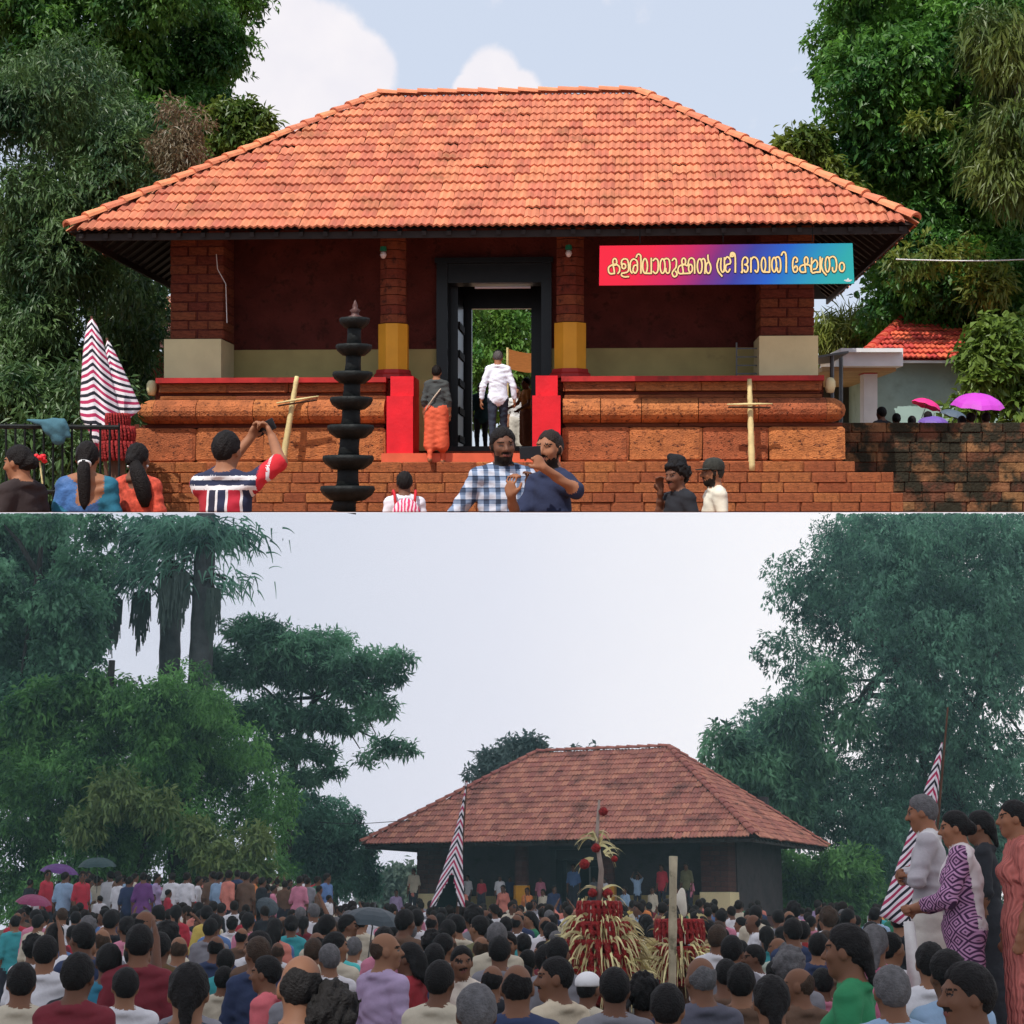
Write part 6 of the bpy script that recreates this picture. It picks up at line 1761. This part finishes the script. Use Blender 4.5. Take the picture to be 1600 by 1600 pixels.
def flower_tower(label, X, Ybot, D, tiers, top=None):
    b = PB(X, Ybot, D); b.z = gB(D)
    q = D / F
    root = tag(link('flower_tower', None, None, T(b)), label, 'decoration', 'garlanded flower towers in the crowd')
    zY = lambda Y: PB(X, Y, D).z - b.z
    for i, (Y0, Y1, r) in enumerate(tiers):
        z0, z1 = zY(Y0), zY(Y1)
        m = garland_drum(r * q * .97, z0, z1); link('garland', m.mesh('garland', M_garl, True), root)
        mb = MB(); mb.lathe([(0, z0), (r * q * .85, z0), (r * q * .85, z1), (0, z1 + .01)], 18); link('drum', mb.mesh('drum', mat('dark_red_cloth', (.12, .012, .012))), root)
        ps = []
        k = 300 if i else 40
        for j in range(k):
            a = rnd.uniform(0, 2 * PI); rr = r * q * rnd.uniform(.85, 1.02)
            ps.append(((rr * math.cos(a), rr * math.sin(a), z1 + rnd.uniform(-.16, .05)), (math.cos(a) * .42, math.sin(a) * .42, rnd.uniform(-.9, .3))))
        link('palm_fringe', strips(ps, abs(z1 - z0) * (.9 if i else .45), .014, 1.8, 6).mesh('palm_fringe', M_palm_strip), root)['kind'] = 'stuff'
        for zz_ in (z0 + .03, (z0 + z1) / 2, z1 - .02):
            bn = MB(); bn.lathe([(r * q * 1.02, zz_ - .022), (r * q * 1.10, zz_ - .015), (r * q * 1.10, zz_ + .015), (r * q * 1.02, zz_ + .022)], 20, wob=lambda a, z: 1 + .025 * math.sin(13 * a)); link('red_band', bn.mesh('red_band', M_garl, True), root)
        st = MB()
        for j in range(9):
            a = rnd.uniform(0, 2 * PI); rr = r * q * 1.04; st.tube([(rr * math.cos(a), rr * math.sin(a), z1), (rr * 1.05 * math.cos(a), rr * 1.05 * math.sin(a), z0)], .006, 4)
        link('strings', st.mesh('strings', M_string), root)['kind'] = 'stuff'
    mb = MB(); zt = zY(tiers[0][0]); mb.tube([(0, 0, 0), (0, 0, zY(tiers[0][1]))], .07, 8); link('core_pole', mb.mesh('core_pole', M_dstick), root)
    if top:
        z0 = zY(tiers[0][1]); z1 = zY(top)
        mb = MB(); mb.tube([(0, 0, z0), (.02, 0, z0 + .25), (-.015, 0, z0 + .5), (.01, 0, z1)], [.028, .022, .018, .010], 7); link('mast', mb.mesh('mast', mat('mast_wood', (.30, .24, .20), .8, .25, 6), True), root)
        for (dx, Y, s) in ((-10, 1395, .04), (13, 1396, .045), (-22, 1350, .045), (-4, 1325, .04), (24, 1342, .028), (8, 1268, .04)):
            mb = MB(); mb.lathe([(0, -s), (s * .7, -s * .7), (s, 0), (s * .6, s * .7), (0, s)], 9, wob=lambda a, z: 1 + .12 * math.sin(5 * a)); link('red_tuft', mb.mesh('red_tuft', M_garl, True), root, T(dx * q, -.03, zY(Y)))
        ps = []
        for (dx, Y, sg) in ((-10, 1388, -1), (12, 1390, 1), (-16, 1342, -1), (-4, 1305, -1), (-6, 1308, -1), (-2, 1300, 1), (20, 1336, 1), (16, 1332, 1), (-24, 1345, -1), (6, 1320, 1), (-12, 1312, -1), (0, 1318, 1), (24, 1405, 1), (30, 1415, 1)):
            for _ in range(2): ps.append(((dx * q * .5, rnd.uniform(-.03, .03), zY(Y)), (sg * rnd.uniform(.4, 1), rnd.uniform(-.4, .4), rnd.uniform(-.1, .7))))
        link('palm_streamers', strips(ps, .20, .013, 2.2, 6).mesh('palm_streamers', M_palm_strip), root)['kind'] = 'stuff'
        link('top_fan', strips([((0, 0, zY(1325)), (rnd.uniform(-.35, .35), rnd.uniform(-.3, .3), 1)) for _ in range(14)], .15, .016, .6, 4).mesh('top_fan', M_palm_strip), root)
    return root


flower_tower('tall flower tower with red garlands, palm leaf fringes and a streamered mast', 938, 1560, 14., [(1440, 1408, 31), (1475, 1440, 44), (1518, 1468, 54), (1570, 1510, 56)], 1250)
flower_tower('smaller red garlanded flower tower right of the bamboo pole', 1064, 1560, 16.5, [(1475, 1436, 34), (1540, 1478, 40)], None)
mb = MB(); p0 = PB(1043, 1560, 13.6); p1 = PB(1052, 1338, 13.7); p0.z = gB(13.6)
pts = [p0.lerp(p1, i / 12) for i in range(13)]
bpole = tag(link('bamboo_pole', None), 'thick pale bamboo pole standing between the two flower towers', 'bamboo pole')
mb.tube(pts, [.031 + (.005 if i % 3 == 0 else 0) for i in range(13)], 9); link('culm', mb.mesh('culm', mat('mottled_bamboo', (.38, .33, .22), .6, .3, 8, dark=(.14, .13, .07), darkscale=7, darkth=(.5, .65)), True), bpole)
tf = tag(link('cloth_bundle', None, None, T(PB(1064, 1406, 16.3))), 'cream cloth bundle topping the smaller flower tower', 'cloth')
S = SDF(); S.ell((0, 0, .0), (.05, .045, .08), 0); S.ell((.012, 0, .07), (.03, .03, .05), 0); S.ell((.02, 0, -.09), (.038, .036, .08), 0)
v, f = S.mesh(.02); link('bundle', np_mesh('bundle', v, f, solid('cream', (.62, .58, .48)), None, True), tf)

D = 30
rt = chevron_cloth('striped_banner', 'tall striped banner with arched opening before the left of the lower temple', PB(729, 1222, D), PB(672, 1412, D), PB(726, 1412, D), 9, .3, None, 30, True, hem=.06, bend=.75)
mb = MB(); q0, q1, q2 = PB(711, 1345, D + .12), PB(680, 1418, D + .12), PB(722, 1418, D + .12); mb.add([q0, q1, q2, q0 + Vector((0, .02, 0)), q1 + Vector((0, .02, 0)), q2 + Vector((0, .02, 0))], [(0, 1, 2), (5, 4, 3), (0, 3, 4, 1), (0, 2, 5, 3)]); link('backing_panel', mb.mesh('backing_panel', solid('dark_backing', (.012, .03, .03))), rt)  # dark panel added behind the arched opening to fill it
mb = MB(); mb.tube([Vector((PB(706, 1400, D + .15).x, D + .15, gB(D))), PB(729, 1220, D + .1)], [.035, .02], 7); link('pole', mb.mesh('pole', M_dstick), rt)
D = 14.5
rt = chevron_cloth('striped_banner', 'long striped banner on a leaning pole behind the man with folded arms', PB(1472, 1160, D), PB(1374, 1440, D), PB(1446, 1440, D), 11, .15, None, 26, False, hem=.10, bend=-.05)
mb = MB(); pz = PB(1405, 1440, D + .1); pz.z = gB(D); mb.tube([pz, PB(1481, 1105, D + .05)], [.022, .008], 7); link('pole', mb.mesh('pole', M_dstick), rt)
# red and black striped cloth held in the crowd
sc_m = ramp_x('red_black_stripes', 0, 9., [(0, (.42, .05, .05)), (.3, (.55, .5, .48)), (.4, (.03, .02, .03)), (.75, (.55, .5, .48)), (.85, (.42, .05, .05))])
p = PB(1257, 1494, 15.5)
mb = MB(); vs = []
for i in range(5):
    for j in range(7): vs.append(((j / 6 - .5) * .26 + .02 * i / 4, .03 * math.sin(j * 1.3), (i / 4 - .5) * .24))
mb.add(vs, [(i * 7 + j, i * 7 + j + 1, i * 7 + 8 + j, i * 7 + 7 + j) for i in range(4) for j in range(6)])
sc = link('striped_cloth', mb.mesh('striped_cloth', sc_m, True), None, T(p)); tag(sc, 'red, white and black striped cloth held up in the right of the crowd', 'cloth')
sc.modifiers.new('thick', 'SOLIDIFY').thickness = .01

# ---------------------------------------------------------------- trees of the festival ground
LB1 = leaf_mat('dim_leaves', (.010, .065, .042), (.19, .44, .24), .45)  # wide dark-to-light spread puts the clumps' shading into the leaf colours
LB2 = leaf_mat('dim_bluish_leaves', (.010, .062, .050), (.18, .43, .28), .45)
LB3 = leaf_mat('undergrowth_leaves', (.010, .075, .026), (.20, .47, .12), .45)
LB4 = leaf_mat('lime_leaves', (.10, .19, .05), (.22, .30, .09), .35)
dd = dict(clip='below')
tree('broadleaf_tree', 'tall dark tree at the far left edge above the crowd', 'tree',
     fill_px([(790, -60, 185), (860, -60, 190), (960, -60, 165), (1060, -60, 150), (1160, -60, 110)], PB, 50, 56, 34, 62, 60, 51), 14000, .22, .11, LB1, trunk=[PB(60, 1420, 53), PB(70, 1100, 53), PB(60, 900, 53)], trunk_r=.4, bark=M_barkd, droop=.6, **dd,
     extra=((clumps_px([(70, 1095, 40, 49), (110, 1080, 34, 49), (40, 1115, 40, 49), (150, 1070, 22, 49)], PB), 500, .28, .12, LB3),))
tree('spreading_tree', 'spreading tree with flat leafy layers reaching over the crowd', 'tree',
     clumps_px([(395, 985, 45, 55), (430, 1010, 60, 55), (510, 1005, 46, 56), (470, 1052, 56, 56), (545, 1040, 46, 55), (590, 1030, 32, 55), (625, 1028, 22, 55), (560, 1075, 42, 55), (610, 1055, 26, 55), (590, 1105, 30, 55), (545, 1130, 30, 55), (600, 1165, 20, 54), (632, 1170, 18, 54), (575, 1185, 16, 54), (505, 1120, 40, 55), (500, 1175, 26, 55), (385, 1050, 50, 56), (420, 1115, 54, 56), (340, 1030, 36, 56), (355, 1120, 46, 56), (450, 1165, 40, 56), (400, 1180, 46, 56), (470, 1215, 34, 56), (520, 1205, 20, 55)], PB, .52),
     5200, .27, .075, leaf_mat('layered_leaves', (.020, .085, .055), (.20, .46, .26), .45), trunk=[PB(440, 1420, 57), PB(452, 1240, 57), PB(470, 1130, 57), PB(520, 1050, 57)], trunk_r=.22, bark=M_barkd, droop=.35, **dd)
tree('understory_tree', 'lower green thicket tree behind the people on the bank', 'tree',
     fill_px([(1080, 130, 330), (1150, 40, 420), (1230, -60, 490), (1300, -60, 500), (1390, -80, 470), (1440, -80, 300)], PB, 47, 53, 30, 55, 90, 53) + clumps_px([(-10, 1130, 50, 51), (10, 1200, 50, 51), (-10, 1270, 50, 51), (20, 1340, 50, 50), (30, 1400, 46, 50)], PB), 19500, .20, .07, LB3, trunk=[PB(290, 1420, 51), PB(275, 1200, 51), PB(300, 1080, 51)], trunk_r=.5, bark=M_barkd, droop=.6, **dd,
     extra=((clumps_px([(330, 1330, 34, 46.5), (380, 1360, 36, 46.5), (400, 1310, 26, 46.5), (300, 1300, 26, 46.5), (180, 1240, 40, 46.5), (240, 1260, 34, 46.5), (130, 1290, 30, 46.5), (420, 1385, 24, 46.5)], PB), 1000, .26, .08, LB4),))
tree('bluish_tree', 'bluish green tree at the left end of the gap beside the lower temple', 'tree',
     clumps_px([(480, 1270, 40, 58), (520, 1290, 40, 58), (555, 1320, 36, 58), (500, 1340, 46, 58), (560, 1360, 34, 58), (470, 1330, 36, 58), (530, 1375, 30, 58), (575, 1385, 20, 58)], PB), 3200, .2, .08, LB2, trunk=[PB(520, 1430, 59), PB(515, 1300, 59)], trunk_r=.2, bark=M_barkd, droop=.5, **dd)
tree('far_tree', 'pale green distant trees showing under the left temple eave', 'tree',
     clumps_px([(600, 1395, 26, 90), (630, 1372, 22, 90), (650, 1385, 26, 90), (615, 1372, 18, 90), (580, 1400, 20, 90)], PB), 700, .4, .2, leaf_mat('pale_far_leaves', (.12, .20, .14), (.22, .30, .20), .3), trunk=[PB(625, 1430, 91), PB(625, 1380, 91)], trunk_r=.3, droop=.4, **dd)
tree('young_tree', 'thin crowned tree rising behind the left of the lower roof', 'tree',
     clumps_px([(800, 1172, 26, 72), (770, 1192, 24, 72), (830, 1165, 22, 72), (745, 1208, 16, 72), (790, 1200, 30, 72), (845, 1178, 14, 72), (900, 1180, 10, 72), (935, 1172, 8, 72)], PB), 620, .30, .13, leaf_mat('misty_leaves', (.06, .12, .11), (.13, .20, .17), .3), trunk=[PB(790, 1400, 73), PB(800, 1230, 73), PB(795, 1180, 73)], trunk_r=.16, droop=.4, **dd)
tree('great_tree', 'huge dark tree filling the right side behind the ledge', 'tree',
     fill_px([(790, 1290, 1680), (860, 1240, 1680), (920, 1180, 1680), (1000, 1155, 1680), (1080, 1140, 1680), (1150, 1085, 1680), (1210, 1080, 1680), (1270, 1160, 1680), (1340, 1230, 1680), (1420, 1230, 1680)], PB, 62, 72, 36, 74, 150, 55) + clumps_px([(1420, 960, 56, 62), (1480, 1000, 60, 62), (1400, 1030, 56, 62), (1460, 1070, 60, 62), (1540, 1010, 60, 62), (1580, 1080, 60, 62), (1520, 1110, 60, 62), (1400, 1110, 52, 62), (1550, 930, 56, 62), (1350, 960, 46, 62)], PB), 38000, .23, .085, LB2,
     trunk=[PB(1500, 1430, 68), PB(1490, 1200, 68), PB(1440, 980, 68)], trunk_r=.55, bark=M_barkd, droop=.7, **dd,
     extra=((clumps_px([(1130, 1170, 40, 61), (1180, 1200, 46, 61), (1240, 1120, 40, 61), (1290, 1060, 36, 61), (1150, 1220, 36, 61), (1230, 1250, 40, 61), (1330, 1130, 30, 61), (1270, 1180, 36, 61)], PB), 1300, .34, .12, LB1),))
tree('roadside_tree', 'green roadside trees between the lower temple and the ledge', 'tree',
     fill_px([(1345, 1205, 1400), (1390, 1205, 1440), (1440, 1205, 1420), (1460, 1205, 1400)], PB, 58, 61, 24, 40, 18, 57), 2000, .30, .12, LB3, trunk=[PB(1290, 1440, 60), PB(1285, 1360, 60)], trunk_r=.2, droop=.4, **dd)


def fishtail_palm(label, X, Yb, Yt, D, r, tassels, lean=0):
    root = tag(link('fishtail_palm', None, None, None), label, 'palm', 'fishtail palms at the left')
    a, b = PB(X, Yb, D), PB(X + lean, Yt, D)
    mb = MB(); pts = [a.lerp(b, i / 16) for i in range(17)]
    mb.tube(pts, [r * (1 - .25 * i / 16) + (.02 if i % 2 else 0) for i in range(17)], 10); link('trunk', mb.mesh('trunk', mat('palm_bark', (.06, .065, .065), .95, .3, 3, 1., 9), True), root)
    for (x0, y0, x1, y1, w) in tassels:
        s, m_, e = PB(x0, y0, D - .3), PB((x0 + x1) / 2, min(y0, y1) - 14, D - .5), PB(x1, y1, D - .6)
        mb = MB(); mb.tube(catmull([s, m_, e], False, 5), .06, 6); link('flower_stalk', mb.mesh('flower_stalk', M_barkd), root)
        q = D / F; tz = MB(); Ln = 92 * q
        for k in range(105):
            aa = rnd.uniform(0, 2 * PI); rr = w * q * math.sqrt(rnd.random())
            p = e + Vector((rr * math.cos(aa), rr * math.sin(aa), .05 - rr * .3)); l = Ln * rnd.uniform(.5, 1.1) * (1.1 - .5 * rr / (w * q))
            tz.tube([p, p + Vector((rnd.uniform(-.05, .05), 0, -l * .5)), p + Vector((rnd.uniform(-.09, .09), 0, -l))], .020, 3, cap=False)
        link('flower_tassel', tz.mesh('flower_tassel', mat('palm_tassel', (.05, .075, .06), .9, .3, 3)), root)
    fr = []
    for (x, y, dx, n_) in ((X - 70, 885, -1, 60), (X - 30, 850, -1, 70), (X + 40, 840, 1, 60), (X + 62, 835, 1, 46), (X - 20, 820, -1, 70), (X + 10, 815, 1, 60), (X + 45, 905, 1, 26), (X - 55, 830, -1, 40), (X - 95, 905, -1, 34)):
        c = PB(x, y, D - .4)
        for _ in range(int(n_ * 3.4)):
            fr.append((c + Vector((rnd.gauss(0, .55), rnd.gauss(0, .5), rnd.gauss(0, .22))), (dx * rnd.uniform(-.3, 1), rnd.uniform(-.5, .5), rnd.uniform(-1., .2))))
    fr = [(p, d) for p, d in fr if (TB @ Vector(p)).z < -.12]
    m = strips(fr, .60, .036, 1.1, 4); link('fronds', m.mesh('fronds', LB2), root)
    mb = MB()
    for (x, y) in ((X - 70, 885), (X - 30, 850), (X + 62, 835), (X + 45, 905), (X - 95, 905)):
        mb.tube(catmull([PB(X + lean * .8, y + 40, D), PB((X + x) / 2, y - 6, D - .2), PB(x, y, D - .4)], False, 5), .05, 6)
    link('frond_stalks', mb.mesh('frond_stalks', M_barkd), root)


fishtail_palm('tall fishtail palm with hanging flower tassels behind the left trees', 308, 1200, 803, 54, .42, [(300, 880, 283, 895, 14), (318, 915, 334, 920, 11), (285, 900, 262, 905, 13)], 14)
fishtail_palm('second fishtail palm with dead tassels left of the tall one', 262, 1200, 880, 55.5, .40, [(250, 930, 222, 925, 15), (235, 910, 176, 935, 16)], 6)
mb = MB(); mb.tube([PB(172, 1090, 49), PB(175, 1032, 49)], .10, 7); tag(link('dead_stump', mb.mesh('dead_stump', M_barkd)), 'bare dark stump standing out against the sky beside the left tree', 'stump')
cb = [PB(500, 1285, 52), PB(560, 1287, 54), PB(650, 1281, 56)]
mb = MB(); mb.tube(catmull(cb, False, 5), .015, 4); tag(link('power_cable', mb.mesh('power_cable', M_iron)), 'thin dark cable crossing the pale sky left of the lower temple', 'cable')
BASE = Matrix.Identity(4)
hz = bpy.data.materials.new('haze'); hz.use_nodes = True; N_ = hz.node_tree.nodes; N_.remove(N_['Principled BSDF'])
pv = N_.new('ShaderNodeVolumePrincipled'); pv.inputs['Density'].default_value = HAZE; pv.inputs['Color'].default_value = (.50, .80, .84, 1); hz.node_tree.links.new(pv.outputs[0], N_['Material Output'].inputs['Volume'])
mb = MB(); mb.box(-85, 85, 5.3, 145, -48, -.006); tag(link('haze', mb.mesh('haze', hz)), kind='stuff')
